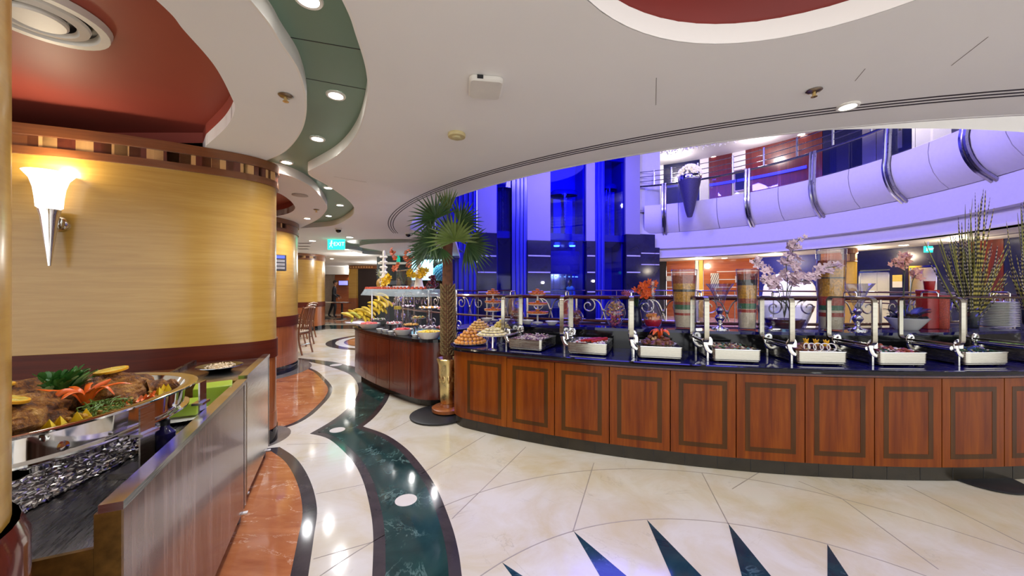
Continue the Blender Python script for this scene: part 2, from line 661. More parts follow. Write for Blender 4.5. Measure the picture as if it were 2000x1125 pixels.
# brown marble fields in front of the columns
b2 = flp([(597, 716), (619, 725), (637, 741), (649, 757), (645, 773), (629, 792), (608, 811), (581, 827), (552, 837)], 5)
brown2 = ccw(b2 + [Vector((-2.9, 3.75, 0)), Vector((-4.6, 4.4, 0)), Vector((-5.0, 6.6, 0)), Vector((-4.2, 6.7, 0))])
inlay('dark_border', brown2, 1, M['dark_marble'])
inlay('brown_field', offset(brown2, .055), 2, M['brown_marble'])
b1 = flp([(546, 873), (579, 896), (605, 937), (619, 991), (613, 1048), (602, 1125)], 5)
e1 = b1[-1]
brown1 = ccw(b1 + [e1 + Vector((-.02, -.4, 0)), Vector((-1.05, .6, 0)), Vector((-3.6, .6, 0)), Vector((-3.6, 2.6, 0)), Vector((-2.5, 3.1, 0))])
inlay('dark_border', brown1, 1, M['dark_marble'])
inlay('brown_field', offset(brown1, .08), 2, M['brown_marble'])
inlay('grey_foot_disc', circle((-2.44, 3.42), .335, 32), 3, M['grey_marble'])
inlay('grey_foot_disc', circle((-4.62, 6.16), 1.12, 48), 3, M['grey_marble'])
inlay('grey_foot_disc', circle((-7.4, 12.6), 1.1, 40), 3, M['grey_marble'])

# star medallion in front of the buffet
SX, SY = .93, .69
for k in range(20):
    a = R(94.3 + 17.6 * (k - 4)) if k < 11 else R(94.3 + 17.6 * (k - 4))
    if k > 19: break
    d = Vector((cos(a), sin(a))); p = Vector((-d.y, d.x)); c = Vector((SX, SY))
    inlay('star_ray', [c + d * 1.54, c + d * .86 + p * .115, c + d * .86 - p * .115], 2, M['blue_marble'])
def joint(pts, w=.006):
    P = [Vector((p[0], p[1])) for p in pts]
    L, Rr = [], []
    for i, q in enumerate(P):
        d = (P[min(i + 1, len(P) - 1)] - P[max(i - 1, 0)]).normalized()
        n = Vector((-d.y, d.x)) * w / 2
        L.append(q + n); Rr.append(q - n)
    return inlay('tile_joint', L + Rr[::-1], 1, M['grout'])
for rr in (1.545, 2.165):
    joint(circle((SX, SY), rr, 50, 20, 158), .006)
def pol(r, a): return (SX + r * cos(R(a)), SY + r * sin(R(a)))
joint([fl(1423, 1024), fl(1371, 924)])
joint([fl(1119, 1038), fl(1160, 904)])
for a, b in (((883, 1013), (1027, 873)), ((822, 926), (948, 850)), ((1643, 973), (1833, 1112)), ((1772, 949), (2000, 1063)), ((1980, 950), (2100, 985)),
             ((1490, 918), (1430, 955)), ((1560, 940), (1643, 973)), ((760, 842), (830, 806))):
    joint([fl(*a), fl(*b)])
for a, b in (((360 / 2.63 + 480, 302 / 2.63 + 850), (716, 945)), ((612, 1092), (730, 1058)), ((560, 868), (640, 866)), ((663, 775), (700, 772)), ((640, 735), (676, 728))):
    joint([fl(*a), fl(*b)], .005)
# far medallions
for (mx, my, r) in ((-3.1, 10.0, 1.75), (-7.0, 16.0, 1.6)):
    inlay('medallion_ring', circle((mx, my), r, 56), 1, M['dark_marble'])
    inlay('medallion_ring', circle((mx, my), r - .22, 56), 2, M['cream_b'])
    inlay('medallion_ring', circle((mx, my), r - .42, 48), 3, M['dark_marble'])
    inlay('medallion_field', circle((mx, my), r - .47, 48), 4, M['brown_marble'])
    for k in range(8):
        a = R(45 * k + 10)
        d = Vector((cos(a), sin(a))); p = Vector((-d.y, d.x)); c = Vector((mx, my))
        inlay('medallion_ray', [c + d * (r - .5), c + d * .3 + p * .14, c + d * .3 - p * .14], 5, M['cream_b'])
inlay('green_band', [(-9, 12.6), (-4.9, 12.6), (-3.8, 13.4), (-5, 14.0), (-9, 13.8)], 1, M['green_marble'])
inlay('green_band', [(-10, 17.4), (-4.0, 17.4), (-3.6, 18.2), (-10, 18.4)], 1, M['dark_marble'])

# void of the atrium
vo = MB()
vo.lathe([(R_VOID, -4.2), (R_VOID, -.02)], 60, (CA.x, CA.y, 0))
struct('wall_atrium_void', vo, pm('void_stone', srgb(20, 20, 42), .3), 'dark stone drum of the atrium void below the railing')
struct('floor_atrium_bottom', MB().prism(circle(CA, R_VOID + .3, 60), -4.3, -4.2), pm('void_floor', srgb(30, 28, 50), .2), 'dark floor at the bottom of the atrium')

# ============================================================ CEILING
HC, HG = 2.53, 2.62
def cp(px, py): 
    y = FPX * (HC - H) / (CYP - py)
    return Vector(((px - CXP) / FPX * y, y, 0))
edge_r = [Vector((-.62, -2.5, 0)), Vector((-.62, .2, 0)), Vector((-.635, .95, 0))] + [cp(*p) for p in
    ((674, 0), (700, 68), (720, 141), (720, 196), (700, 260), (662, 303), (604, 335))]
edge_r = cr(edge_r, 8)
edge_r2 = cr([cp(*p) for p in ((604, 335), (609, 344), (641, 362), (683, 392), (694, 411), (683, 426), (649, 441), (585, 446))], 7)
main = edge_r[:-1] + edge_r2 + [Vector((-12, 6.98, 0)), Vector((-12, 24, 0)), Vector((16, 24, 0)), Vector((16, -2.5, 0))]
OC = (4.0, 8.5)
def oc(r, a): return Vector((OC[0] + r * cos(R(a)), OC[1] + r * sin(R(a)), 0))
RO = 6.12
open_near = [oc(RO, 193 + (338 - 193) * i / 60) for i in range(61)]
opening = open_near + [Vector((15.5, 6.2, 0)), Vector((15.5, 18.9, 0)), Vector((-2.05, 18.9, 0)), Vector((-2.0, 14.2, 0)), Vector((-1.45, 9.6, 0)), Vector((-1.35, 8.6, 0)), Vector((-1.62, 7.8, 0)), Vector((-1.85, 7.3, 0))]
dome = circle((SX + .01, .78), .93, 48)
far_rec = [Vector((*p, 0)) for p in cr([(-7.2, 9.4, 0), (-5.6, 8.7, 0), (-3.9, 8.5, 0), (-3.2, 8.9, 0), (-3.7, 9.4, 0), (-4.3, 10.2, 0), (-4.1, 11.2, 0), (-5.0, 12.2, 0), (-5.4, 11.0, 0), (-5.1, 9.9, 0), (-5.9, 9.6, 0)], 5, True)] if 0 else None
far1 = [p.to_2d() for p in cr([(-2.0, 8.6, 0), (-3.1, 8.5, 0), (-4.3, 9.0, 0), (-4.9, 10.0, 0), (-4.6, 11.2, 0), (-4.9, 12.2, 0), (-4.2, 12.5, 0), (-4.0, 11.2, 0), (-4.2, 10.2, 0), (-3.7, 9.5, 0), (-2.8, 9.2, 0), (-2.0, 9.1, 0)], 5, True)]
far1 = [Vector((p.x, p.y, 0)) for p in far1]
ce = struct('ceiling', MB().prism(main, HC, HG + .02, [opening, dome, far1]), M['ceiling'], 'broad off-white ceiling with curving edges')
def fascia(name, pts, z0, z1, m, t=.012):
    mb = MB()
    n = len(pts)
    nor = []
    for i in range(n):
        d = (pts[min(i + 1, n - 1)] - pts[max(i - 1, 0)])
        d = Vector((-d.y, d.x, 0)).normalized()
        nor.append(d)
    a = [p + Vector((0, 0, z0)) for p in pts]; b = [p + Vector((0, 0, z1)) for p in pts]
    c = [p + nor[i] * t + Vector((0, 0, z0)) for i, p in enumerate(pts)]; d = [p + nor[i] * t + Vector((0, 0, z1)) for i, p in enumerate(pts)]
    mb.grid([a, b, d, c, a], True)
    return wobj(name, mb, m, ce)
fascia('ribbon_edge', edge_r, HC - .001, HG, M['fascia'])
fascia('ribbon_edge', edge_r2, HC - .001, HG, M['fascia'])
fascia('recess_edge', far1 + [far1[0]], HC - .001, HG, M['fascia'])
fascia('opening_edge', opening[:61][::-1], HC - .002, 3.1, M['ceiling'], .02)
fascia('opening_edge', (opening[67:] + [opening[0]])[::-1], HC - .002, 3.1, M['fascia'], .02)
# slot diffuser: three dark lines that follow the opening
for rr in (6.41, 6.45, 6.49):
    pa = [oc(rr, 188 + 172 * i / 80) for i in range(81)]; pb = [oc(rr + .016, 188 + 172 * i / 80) for i in range(81)]
    wobj('diffuser_slot', MB().grid([[p + Vector((0, 0, HC - .0015)) for p in pa], [p + Vector((0, 0, HC - .0015)) for p in pb], [p + Vector((0, 0, HC + .001)) for p in pb], [p + Vector((0, 0, HC + .001)) for p in pa], [p + Vector((0, 0, HC - .0015)) for p in pa]]),
         pm('slot_dark', srgb(48, 42, 44), .5), ce)
# red dome above the star
wobj('dome_ring', MB().lathe([(.924, HC - .001), (.924, HG + .0)], 64, (SX + .01, .78, 0)), M['ceiling'], ce)
wobj('dome_vault', MB().lathe([(.926, HG - .001), (.915, HG + .01), (.9, HG + .14), (.7, HG + .3), (.4, HG + .38), (.02, HG + .4)], 48, (SX + .01, .78, 0)), M['dark_red'], ce)
# hairline seams in the plaster
for a, b in (((1282, 152), (1281, 205)), ((1670, 158), (1690, 134)), ((1858, 128), (1930, 72)), ((652, 345), (716, 356))):
    p, q = cp(*a), cp(*b)
    wobj('plaster_seam', MB().bar((p.x, p.y, HC - .0004), (q.x, q.y, HC - .0004), .003, .001), pm('seam', srgb(120, 112, 106), .7), ce)

# ceiling islands round the columns
isl1_edge = cr([Vector((-1.02, -2.5, 0)), Vector((-1.02, .2, 0)), Vector((-1.025, .95, 0))] + [cp(*p) for p in ((500, 19), (543, 81), (581, 141), (595, 205), (585, 256), (555, 294), (517, 313))] + [Vector((-2.55, 3.5, 0))], 8)
isl1 = isl1_edge + [Vector((-9, 3.6, 0)), Vector((-9, -2.5, 0))]
rec1 = cr([Vector((-1.38, .2, 0)), Vector((-1.37, .9, 0))] + [cp(*p) for p in ((305, 0), (360, 60), (420, 130), (452, 190), (459, 215), (440, 250), (403, 284))], 8) 
rec1 = rec1 + [Vector((-2.6, 3.1, 0)), Vector((-4.6, 3.1, 0)), Vector((-4.6, .2, 0))]
i1 = struct('ceiling_island', MB().prism(isl1, HC, HG, [rec1]), M['ceiling'], 'off-white lowered ceiling round the large maple column')
isl2_edge = cr([Vector((-2.6, 3.66, 0))] + [cp(*p) for p in ((525, 335), (573, 347), (611, 369), (635, 399), (635, 412), (618, 429), (583, 446))], 8)
isl2 = isl2_edge + [Vector((-9, 6.96, 0)), Vector((-9, 3.66, 0))]
rec2 = cr([cp(*p) for p in ((520, 368), (550, 380), (570, 395), (576, 408), (560, 418), (528, 424))], 6) + [Vector((-4.6, 6.2, 0)), Vector((-6.5, 6.2, 0)), Vector((-6.5, 4.2, 0))]
i2 = struct('ceiling_island', MB().prism(isl2, HC, HG, [rec2]), M['ceiling'], 'off-white lowered ceiling round the second maple column')
def fas(parent, pts, m, z0=HC - .001, z1=HG, t=-.012):
    global ce
    k = ce; ce = parent
    fascia('island_edge', pts, z0, z1, m, t)
    ce = k
fas(i1, isl1_edge, M['fascia'])
fas(i2, isl2_edge, M['fascia'])
RZ = 2.706
for par, rec in ((i1, rec1), (i2, rec2)):
    loop = ccw(rec)
    rows = [[Vector((p.x, p.y, HC + .001)) for p in loop], [Vector((p.x, p.y, RZ)) for p in loop]]
    wobj('recess_wall', MB().grid(rows, False, None, True), M['red_ceil'], par)
    wobj('recess_top', MB().prism(offset(loop, -.03), RZ, RZ + .02), M['red_ceil'], par)
g = struct('ceiling_ribbon', MB().prism([(-9, -2.5), (-.3, -2.5), (-.3, 1.8), (-.75, 2.7), (-1.25, 3.6), (-1.6, 4.1), (-1.75, 6.0), (-2.3, 6.95), (-9, 6.95)], HG, HG + .02, [offset(ccw(rec1), -.012), offset(ccw(rec2), -.012)]), M['green_ceil'], 'satin grey-green ceiling ribbon between the white edges')
wobj('recess_back', MB().prism([(-5.4, 8.2), (-1.7, 8.2), (-1.7, 12.9), (-5.4, 12.9)], HG + .02, HG + .04), M['green_ceil'], ce)
for a, b in (((562, 72), (712, 98)), ((592, 152), (722, 176))):
    ya, yb = [FPX * (HG - H) / (CYP - q[1]) for q in (a, b)]
    p, q = at(a[0], a[1], ya), at(b[0], b[1], yb)
    wobj('panel_seam', MB().bar((p.x, p.y, HG - .0005), (q.x, q.y, HG - .0005), .005, .002), M['black'], g)

# round air diffuser in the red recess
dl = thing('air_diffuser', 'round white ceiling air diffuser with dark slots in red recess', 'air vent', (-2.24, 1.74, RZ - .035))
obj('outer_ring', MB().lathe([(.19, .03), (.20, .0), (.235, .0), (.245, .032), (.19, .032)], 40), M['white'], dl)
obj('middle_cone', MB().lathe([(.12, .012), (.13, -.006), (.165, .002), (.17, .016)], 40), M['white'], dl)
obj('centre_disc', MB().lathe([(.0, -.012), (.09, -.012), (.098, -.004), (.098, .01), (0, .01)], 32), M['white'], dl)
obj('dark_throat', MB().lathe([(0, .03), (.2, .03), (.2, .034), (0, .034)], 32), M['black'], dl)

# ============================================================ COLUMNS
def column(label, loop, checker=True, nblk=None):
    """loop: closed CCW outline in plan"""
    cx = sum(p.x for p in loop) / len(loop); cy = sum(p.y for p in loop) / len(loop)
    t = thing('column', label, None, (cx, cy, 0), kind='structure')
    def ring(name, z0, z1, d, m):
        lp = offset(loop, -d) if d else loop
        mb = MB()
        mb.grid([[Vector((p.x, p.y, z)) for p in lp] for z in (z0, z1)], True, None, True)
        k = len(lp)
        mb.add([(p.x, p.y, z1) for p in lp], [tuple(range(k))])
        mb.add([(p.x, p.y, z0) for p in lp], [tuple(range(k))[::-1]])
        return wobj(name, mb, m, t)
    ring('base', 0, .125, .012, M['black_stone'])
    ring('foot_band', .125, .27, .006, M['wainscot'])
    ring('wainscot', .27, .77, 0, M['wainscot'])
    ring('mahogany_band', .77, .935, .012, M['mahogany'])
    ring('maple_drum', .935, 2.32, 0, M['maple'])
    ring('lower_trim', 2.32, 2.375, .018, M['trim_wood'])
    ring('frieze', 2.375, 2.455, .006, M['trim_wood'])
    ring('upper_trim', 2.455, 2.528, .022, M['trim_wood'])
    return t, ring


def blocks(t, loop, seg, w=.095):
    """checker blocks along the outline between parameters"""
    pts = [Vector((p.x, p.y, 0)) for p in loop]
    path = pts[seg[0]:seg[1]]
    acc, last, k = 0.0, path[0], 0
    pos = []
    for i in range(1, len(path)):
        d = (path[i] - path[i - 1]); L = d.length; s = 0
        while acc + (L - s) >= w:
            s += w - acc; acc = 0
            pos.append((path[i - 1] + d.normalized() * s, d.normalized()))
        acc += L - s
    me = MB().box(-w / 2, w / 2, -.006, .011, 2.377, 2.453)
    meshes = [me.mesh('checker_block'), me.mesh('checker_block')]
    meshes[0].materials.append(M['block_dark']); meshes[1].materials.append(M['block_light'])
    o0 = origin(t)
    for k, (p, d) in enumerate(pos):
        o = link('checker_block', meshes[k % 2], None, t, (p.x - o0.x, p.y - o0.y, 0), (0, 0, atan2(d.y, d.x)))


c1 = cr([Vector((*p, 0)) for p in ((-3.95, 2.32), (-3.405, 2.515), (-2.854, 2.74), (-2.40, 3.03), (-2.215, 3.22), (-2.19, 3.42), (-2.42, 3.66), (-3.0, 3.95), (-4.2, 4.1), (-5.0, 3.4), (-4.7, 2.5))], 8, True)
c1 = ccw(c1)
t1, _ = column('huge maple-veneered column with a wall lamp and checkered frieze', c1)
blocks(t1, c1, (0, 58))
c2 = [Vector((p.x, p.y, 0)) for p in circle((-4.62, 6.16), .9, 56)]
t2, _ = column('maple column with wooden wainscot carrying a small wall screen', c2)
blocks(t2, c2, (28, 57), .1)
c3 = [Vector((p.x, p.y, 0)) for p in circle((-7.4, 12.6), .9, 40)]
t3, _ = column('far maple column beyond the dining chairs', c3)
blocks(t3, c3, (18, 41), .12)
c0 = [Vector((p.x, p.y, 0)) for p in circle((-1.175, .5556), .25, 40)]
t0, ring0 = column('near yellow column cropped at the edge of the view', c0)
wobj('base_collar', MB().lathe([(.25, .02), (.275, .03), (.275, .90), (.262, .935), (.25, .935)], 40, (-1.175, .5556, 0)), pm('collar_gloss', srgb(92, 40, 34), .12, coat=.6), t0)
wobj('edge_strip', MB().lathe([(.2515, .94), (.2515, 2.32)], 6, (-1.175, .5556, 0), a0=18, a1=27), pm('edge_strip_wood', srgb(150, 96, 42), .3), t0)

# ============================================================ WALLS round the place
struct('wall_left', MB().box(-12.2, -12, -2.5, 24, 0, 2.7), M['wainscot'], 'wooden wall far behind the columns')
struct('wall_far', MB().box(-12, -1.4, 21, 21.2, 0, 2.6), M['cherry_dark'], 'dark wood wall closing the far dining room')
struct('wall_near_upper', MB().lathe([(6.75, 2.66), (6.75, 9.0)], 48, (CA.x, CA.y, 0), a0=187, a1=305), M['fascia'], 'pale upper wall of the atrium over the buffet')
struct('ceiling_atrium', MB().box(-8, 17, 2.0, 26, 9.0, 9.1), pm('atrium_ceiling', srgb(60, 58, 110), .6), 'dim blue ceiling high over the atrium')
struct('wall_right', MB().box(15.8, 16, -2.5, 26, 0, 9), pm('right_wall', srgb(190, 180, 176), .6), 'pale wall right of the lobby')
# ============================================================ BUFFET COUNTERS
ORD = ['first', 'second', 'third', 'fourth', 'fifth', 'sixth', 'seventh', 'eighth', 'ninth', 'tenth', 'eleventh', 'twelfth']


def door_parts(t, t0, t1, RF, wood_m, inl_m, g=.03, mg=.062, w=.034, ztop=.745):
    """one curved cabinet front: door with a dark inlay frame"""
    k = math.degrees(1 / RF)
    d = wobj('door', MB().arcbox(t0 + g, t1 - g, RF - .02, RF, .105, ztop, 3), wood_m, t)
    a, b = (t0, t1) if t0 < t1 else (t1, t0)
    a += mg * k; b -= mg * k
    e = RF + .0012
    lo, hi = .165, ztop - .06
    for (p, q, z0, z1) in ((a, b, lo, lo + w), (a, b, hi - w, hi), (a, a + w * k, lo + w, hi - w), (b - w * k, b, lo + w, hi - w)):
        wobj('inlay_strip', MB().arcbox(p, q, RF - .003, e, z0, z1, 3), inl_m, d)
    return d


def end_outline(rf, t_end, rc, r_in, t_in, n=10):
    """front arc end: rounded corner (radius rc) then straight in to r_in; returns points after the front arc"""
    k = math.degrees(rc / rf)
    c = arc(rf - rc, t_end - k)
    pts = []
    for i in range(n + 1):
        a = R(t_end - k) + (pi / 2) * i / n
        pts.append(Vector((c.x - rc * sin(a), c.y - rc * cos(a), 0)))
    pts.append(arc(r_in, t_in))
    return pts


def counter_outline(rf, r_in, ta, tb, rc_a=None, rc_b=None):
    """plan of a curved counter from angle ta (right) to tb (left)"""
    pts = []
    kb = math.degrees(rc_b / rf) if rc_b else 0
    ka = math.degrees(rc_a / rf) if rc_a else 0
    n = max(4, int((tb - ta) / 1.2))
    if rc_a:
        c = arc(rf - rc_a, ta + ka)
        for i in range(11):
            a = R(ta + ka) - pi / 2 + (pi / 2) * i / 10
            pts.append(Vector((c.x - rc_a * sin(a), c.y - rc_a * cos(a), 0)))
    for i in range(n + 1):
        t = ta + ka + (tb - kb - ta - ka) * i / n
        pts.append(arc(rf, t))
    if rc_b:
        c = arc(rf - rc_b, tb - kb)
        for i in range(1, 11):
            a = R(tb - kb) + (pi / 2) * i / 10
            pts.append(Vector((c.x - rc_b * sin(a), c.y - rc_b * cos(a), 0)))
    for i in range(n + 1):
        pts.append(arc(r_in, tb + (ta - tb) * i / n))
    return pts


TB1 = 33.6                       # left end of the long buffet
edges = [27.2 - 3.83 * k for k in range(12)]
for k in range(11):
    t0, t1 = edges[k + 1], edges[k]
    c = arc(6.66, (t0 + t1) / 2)
    t = thing('cabinet', 'cherry buffet cabinet with dark inlay frame, %s full door from the rounded end' % ORD[k], 'cabinet', c, group='cherry cabinets under the long buffet')
    wobj('body', MB().arcbox(t0 + .03, t1 - .03, 6.2, 6.978, .1, .768, 4), M['cherry'], t)
    door_parts(t, t0, t1, 7.0, M['cherry'], M['inlay'])
    wobj('top_rail', MB().arcbox(t0, t1, 6.978, 6.997, .748, .768, 4), M['cherry_dark'], t)
ec = thing('end_cabinet', 'rounded cherry end cabinet of the long buffet beside the palm', 'cabinet', arc(6.6, 30), group='cherry cabinets under the long buffet')
wobj('body', MB().prism(counter_outline(6.996, 6.2, 27.22, TB1, None, .30), .1, .768), M['cherry'], ec)
for f in ec.children[0].data.polygons: f.use_smooth = abs(f.normal.z) < .5
kk = math.degrees(1 / 7.0)
for (p, q, z0, z1) in ((27.7, 30.9, .165, .199), (27.7, 30.9, .65, .684), (27.7, 27.98, .199, .65), (30.62, 30.9, .199, .65)):
    wobj('inlay_strip', MB().arcbox(p, q, 6.99, 6.9975, z0, z1, 4), M['inlay'], ec)
pl = wobj('plinth', MB().prism(counter_outline(6.985, 6.25, edges[11], TB1 - .1, None, .29), 0.002, .1), M['toekick'])
tag(pl, 'dark stone plinth set back under the long buffet', 'plinth')
for k in range(24):
    tt = 30 - k * 1.9
    wobj('plinth_joint', MB().arcbox(tt, tt + .03, 6.98, 6.9862, .004, .098, 1), M['black'], pl)
wt = wobj('worktop', MB().prism(counter_outline(7.035, 6.2, edges[11], TB1 + .25, None, .33), .77, .81), M['blue_reflect_granite'])
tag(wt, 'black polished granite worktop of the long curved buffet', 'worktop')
mb = MB()
op = [p for p in counter_outline(7.037, 6.2, edges[11], TB1 + .27, None, .33)][:-1]
op = op[:len(op) - 50]
wobj('edge_bullnose', MB().tube([Vector((p.x, p.y, .79)) for p in counter_outline(7.03, 6.2, edges[11], TB1 + .2, None, .33)[:48]], .0205, 8), M['black_stone'], wt)
sh = thing('display_shelf', 'raised black granite shelf along the back of the long buffet', 'shelf', arc(6.3, 8))
wobj('shelf_board', MB().arcbox(edges[11], 31.5, 6.06, 6.45, .985, 1.01), M['blue_reflect_granite'], sh)
wobj('riser', MB().arcbox(edges[11], 31.3, 6.38, 6.40, .8105, .985), M['black_gloss'], sh)
wobj('back_panel', MB().arcbox(edges[11], 31.3, 6.1, 6.12, .002, .985), M['black_gloss'], sh)

# floor discs (black rubber bases)
tag(wobj('floor_disc', MB().lathe([(0, .004), (.30, .004), (.315, .012), (.315, .02), (.30, .028), (0, .028)], 40, (*fl(858, 812), 0)), M['black']), 'black round base plate under the palm pot', 'base plate')
p = fl(1920, 937)
tag(wobj('floor_disc', MB().lathe([(0, .003), (.2, .003), (.21, .008), (.2, .014), (0, .014)], 40, (p[0], p[1], 0)), M['black']), 'black round floor plate half under the buffet plinth', 'base plate')

# second counter with the fruit and salads
ta2, tb2 = 36.2, 55.6
f2 = thing('fruit_counter', 'smaller curved mahogany counter holding fruit and salad bowls', 'counter', arc(6.5, 46))
R2 = 6.84
wobj('body', MB().prism(counter_outline(R2 - .004, 6.1, ta2, tb2, .34, .1), .1, .768), M['cherry_dark'], f2)
for f in f2.children[0].data.polygons: f.use_smooth = abs(f.normal.z) < .5
ed = [39.6, 43.5, 46.7, 49.9, 53.2]
for a, b in zip(ed[:-1], ed[1:]):
    d = wobj('door', MB().arcbox(a + .06, b - .06, R2 - .01, R2 + .004, .105, .74, 3), M['cherry_dark'], f2)
    for (p, q, z0, z1) in ((a + .5, b - .5, .17, .2), (a + .5, b - .5, .65, .68), (a + .5, a + .75, .2, .65), (b - .75, b - .5, .2, .65)):
        wobj('inlay_strip', MB().arcbox(p, q, R2, R2 + .006, z0, z1, 3), M['cherry_dark'], d)
wobj('plinth', MB().prism(counter_outline(R2 - .08, 6.2, ta2 + .6, tb2 - .6, .3, .1), .002, .1), M['toekick'], f2)
w2 = wobj('worktop', MB().prism(counter_outline(R2 + .03, 6.05, ta2 - .2, tb2 + .2, .36, .12), .77, .805), M['black_stone'])
tag(w2, 'black granite worktop under the fruit and salad bowls', 'worktop')

# ============================================================ CHAFING DISHES
def rr_loop(w, h, r, n=5):           # rounded rectangle loop in (u,v)
    out = []
    for (cx, cy, a) in ((w / 2 - r, h / 2 - r, 0), (-w / 2 + r, h / 2 - r, 90), (-w / 2 + r, -h / 2 + r, 180), (w / 2 - r, -h / 2 + r, 270)):
        for i in range(n + 1):
            b = R(a + 90 * i / n)
            out.append((cx + r * cos(b), cy + r * sin(b)))
    return out


def ring_yz(mb, w, h, r, t, x0, x1, cy, cz):     # rounded frame standing in the y-z plane
    o = rr_loop(w, h, r); i = rr_loop(w - 2 * t, h - 2 * t, max(r - t, .005))
    P = lambda l, x: [(x, cy + a, cz + b) for a, b in l]
    mb.grid([P(o, x0), P(o, x1), P(i, x1), P(i, x0), P(o, x0)], True, None, True)


def make_dish():
    t = thing('chafing_dish', 'x', 'chafing dish', group='chafing dishes along the long buffet')
    mb = MB()
    mb.rrect(-.175, .175, -.205, .205, .018, .104, .03, 5, .006, open_top=True)
    mb.rrect(-.17, .17, -.2, .2, .012, .02, .028, 5)
    obj('water_pan', mb, M['dish_steel'], t)
    o = [(a, b) for a, b in rr_loop(.358, .418, .032)]; i = [(a, b) for a, b in rr_loop(.318, .378, .022)]
    mb = MB()
    f = lambda l, z: [(a, b, z) for a, b in l]
    mb.grid([f(o, .100), f(o, .106), f(i, .106), f(i, .075)], True, None, True)
    obj('rim', mb, M['chrome'], t)
    mb = MB()
    mb.rrect(-.159, .159, -.189, .189, .068, .076, .02, 4)
    obj('food_pan', mb, M['steel'], t)
    mb = MB()
    for s in (-1, 1):
        for q in (-1, 1):
            mb2 = MB().lathe([(.012, 0.0005), (.014, .006), (.01, .02)], 10, (s * .13, q * .16, 0))
            obj('foot', mb2, M['black'], t)
    # lid standing on the left long side
    ld = MB()
    ring_yz(ld, .43, .37, .045, .015, -.24, -.205, 0, .335)
    lo = obj('lid_frame', ld, M['lid_steel'], t)
    lp = rr_loop(.40, .34, .03)
    obj('lid_pane', MB().add([(-.232, a, .335 + b) for a, b in lp], [tuple(range(len(lp)))]).add([(-.228, a, .335 + b) for a, b in lp], [tuple(range(len(lp)))]), M['glass'], lo)
    pts = [Vector((-.22, -.055, .515)), Vector((-.22, -.055, .545)), Vector((-.22, -.045, .556)), Vector((-.22, .045, .556)), Vector((-.22, .055, .545)), Vector((-.22, .055, .515))]
    obj('lid_handle', MB().tube(pts, .006, 8), M['chrome'], lo)
    # hinge bar, side loops and support legs
    hb = MB().tube([(-.205, -.13, .125), (-.205, .13, .125)], .016, 10)
    obj('hinge_bar', hb, M['chrome'], t)
    for q in (-.17, .15):
        lp = MB()
        pts = [Vector((-.176, q, .07)), Vector((-.20, q, .085)), Vector((-.218, q, .12)), Vector((-.222, q, .165)), Vector((-.20, q, .185)), Vector((-.185, q, .17)), Vector((-.184, q, .13))]
        rows = []
        for k_ in (0, 1):
            pass
        lp.tube(cr(pts, 4), .012, 8, flat=1.6)
        obj('hinge_arm', lp, M['chrome'], t)
    for q in (-.165, .165):
        obj('support_leg', MB().box(-.212, -.198, q - .012, q + .012, .0005, .112), M['steel'], t)
    return t


def place_on(t, px, r, z, rz=0):
    a = theta(px, r)
    t.location = arc(r, a, z)
    t.rotation_euler = (0, 0, R(-a) + rz)
    return a


dish0 = make_dish()
DPX = [1024, 1146, 1289, 1440, 1608, 1767, 1932]
DTH = [theta(p, 6.9) for p in DPX]
DTH.append(DTH[-1] - (DTH[-2] - DTH[-1]))
LAB = ['open chafing dish with pale purple shredded salad nearest the pastry trays', 'open chafing dish holding red strips on rice',
       'open chafing dish with meat mound and carved orange garnish', 'open chafing dish with diced vegetables in front of flared silver vase',
       'open chafing dish with meat, onion rings and yellow pepper flowers', 'open chafing dish with red and purple salad near white bowl',
       'open chafing dish with green leafy salad near the reeds', 'open chafing dish with lettuce cropped at the right edge']
DISH = []
for i, th in enumerate(DTH):
    d = dish0 if i == 0 else dup(dish0)
    d['label'] = LAB[i]
    d.location = arc(6.695, th, .811)
    d.rotation_euler = (0, 0, R(-th))
    DISH.append(d)


def shreds(mb, n, cols, rnd, rx=.15, ry=.18, z0=.002, hgt=.03, L=.05, r=.0035):
    for _ in range(n):
        x, y = rnd.uniform(-rx, rx), rnd.uniform(-ry, ry)
        z = z0 + rnd.uniform(0, hgt) * (1 - (abs(x) / rx) ** 2 * .7)
        a, b = rnd.uniform(0, pi), rnd.uniform(-.4, .4)
        d = Vector((cos(a) * cos(b), sin(a) * cos(b), sin(b))) * rnd.uniform(L * .5, L)
        p = Vector((x, y, z + .004))
        q = Vector((max(-rx, min(rx, p.x + d.x)), max(-ry, min(ry, p.y + d.y)), max(z0, p.z + d.z)))
        mb.tube([p, (p + q) / 2 + Vector((0, 0, .006)), q], r, 4)


FOODM = {}
def fm(name, *c, rough=.45, var=.3, scale=30):
    if name not in FOODM: FOODM[name] = pm('food_' + name, srgb(*c), rough, var=var, scale=scale)
    return FOODM[name]


def chunks(mb, n, rnd, rx, ry, z0, h, r0, r1, flat=.7):
    for _ in range(n):
        a, q = rnd.uniform(0, 2 * pi), sqrt(rnd.random())
        x, y = rx * q * cos(a), ry * q * sin(a)
        r = rnd.uniform(r0, r1)
        z = z0 + rnd.uniform(0, h) * max(0, 1 - q) + r * .5
        mb.ball((x, y, z), r, 7, 5, (rnd.uniform(.7, 1.3), rnd.uniform(.7, 1.3), flat), None, .12, rnd)


def food(i, name, label, cat, parts):
    """parts: list of (name, MB, material); local to dish pan"""
    th = DTH[i]
    p = arc(6.695, th, .811 + .0765)
    t = thing(name, label, cat, p, R(-th), kind='stuff')
    for n, mb, m in parts:
        obj(n, mb, m, t)
    return t


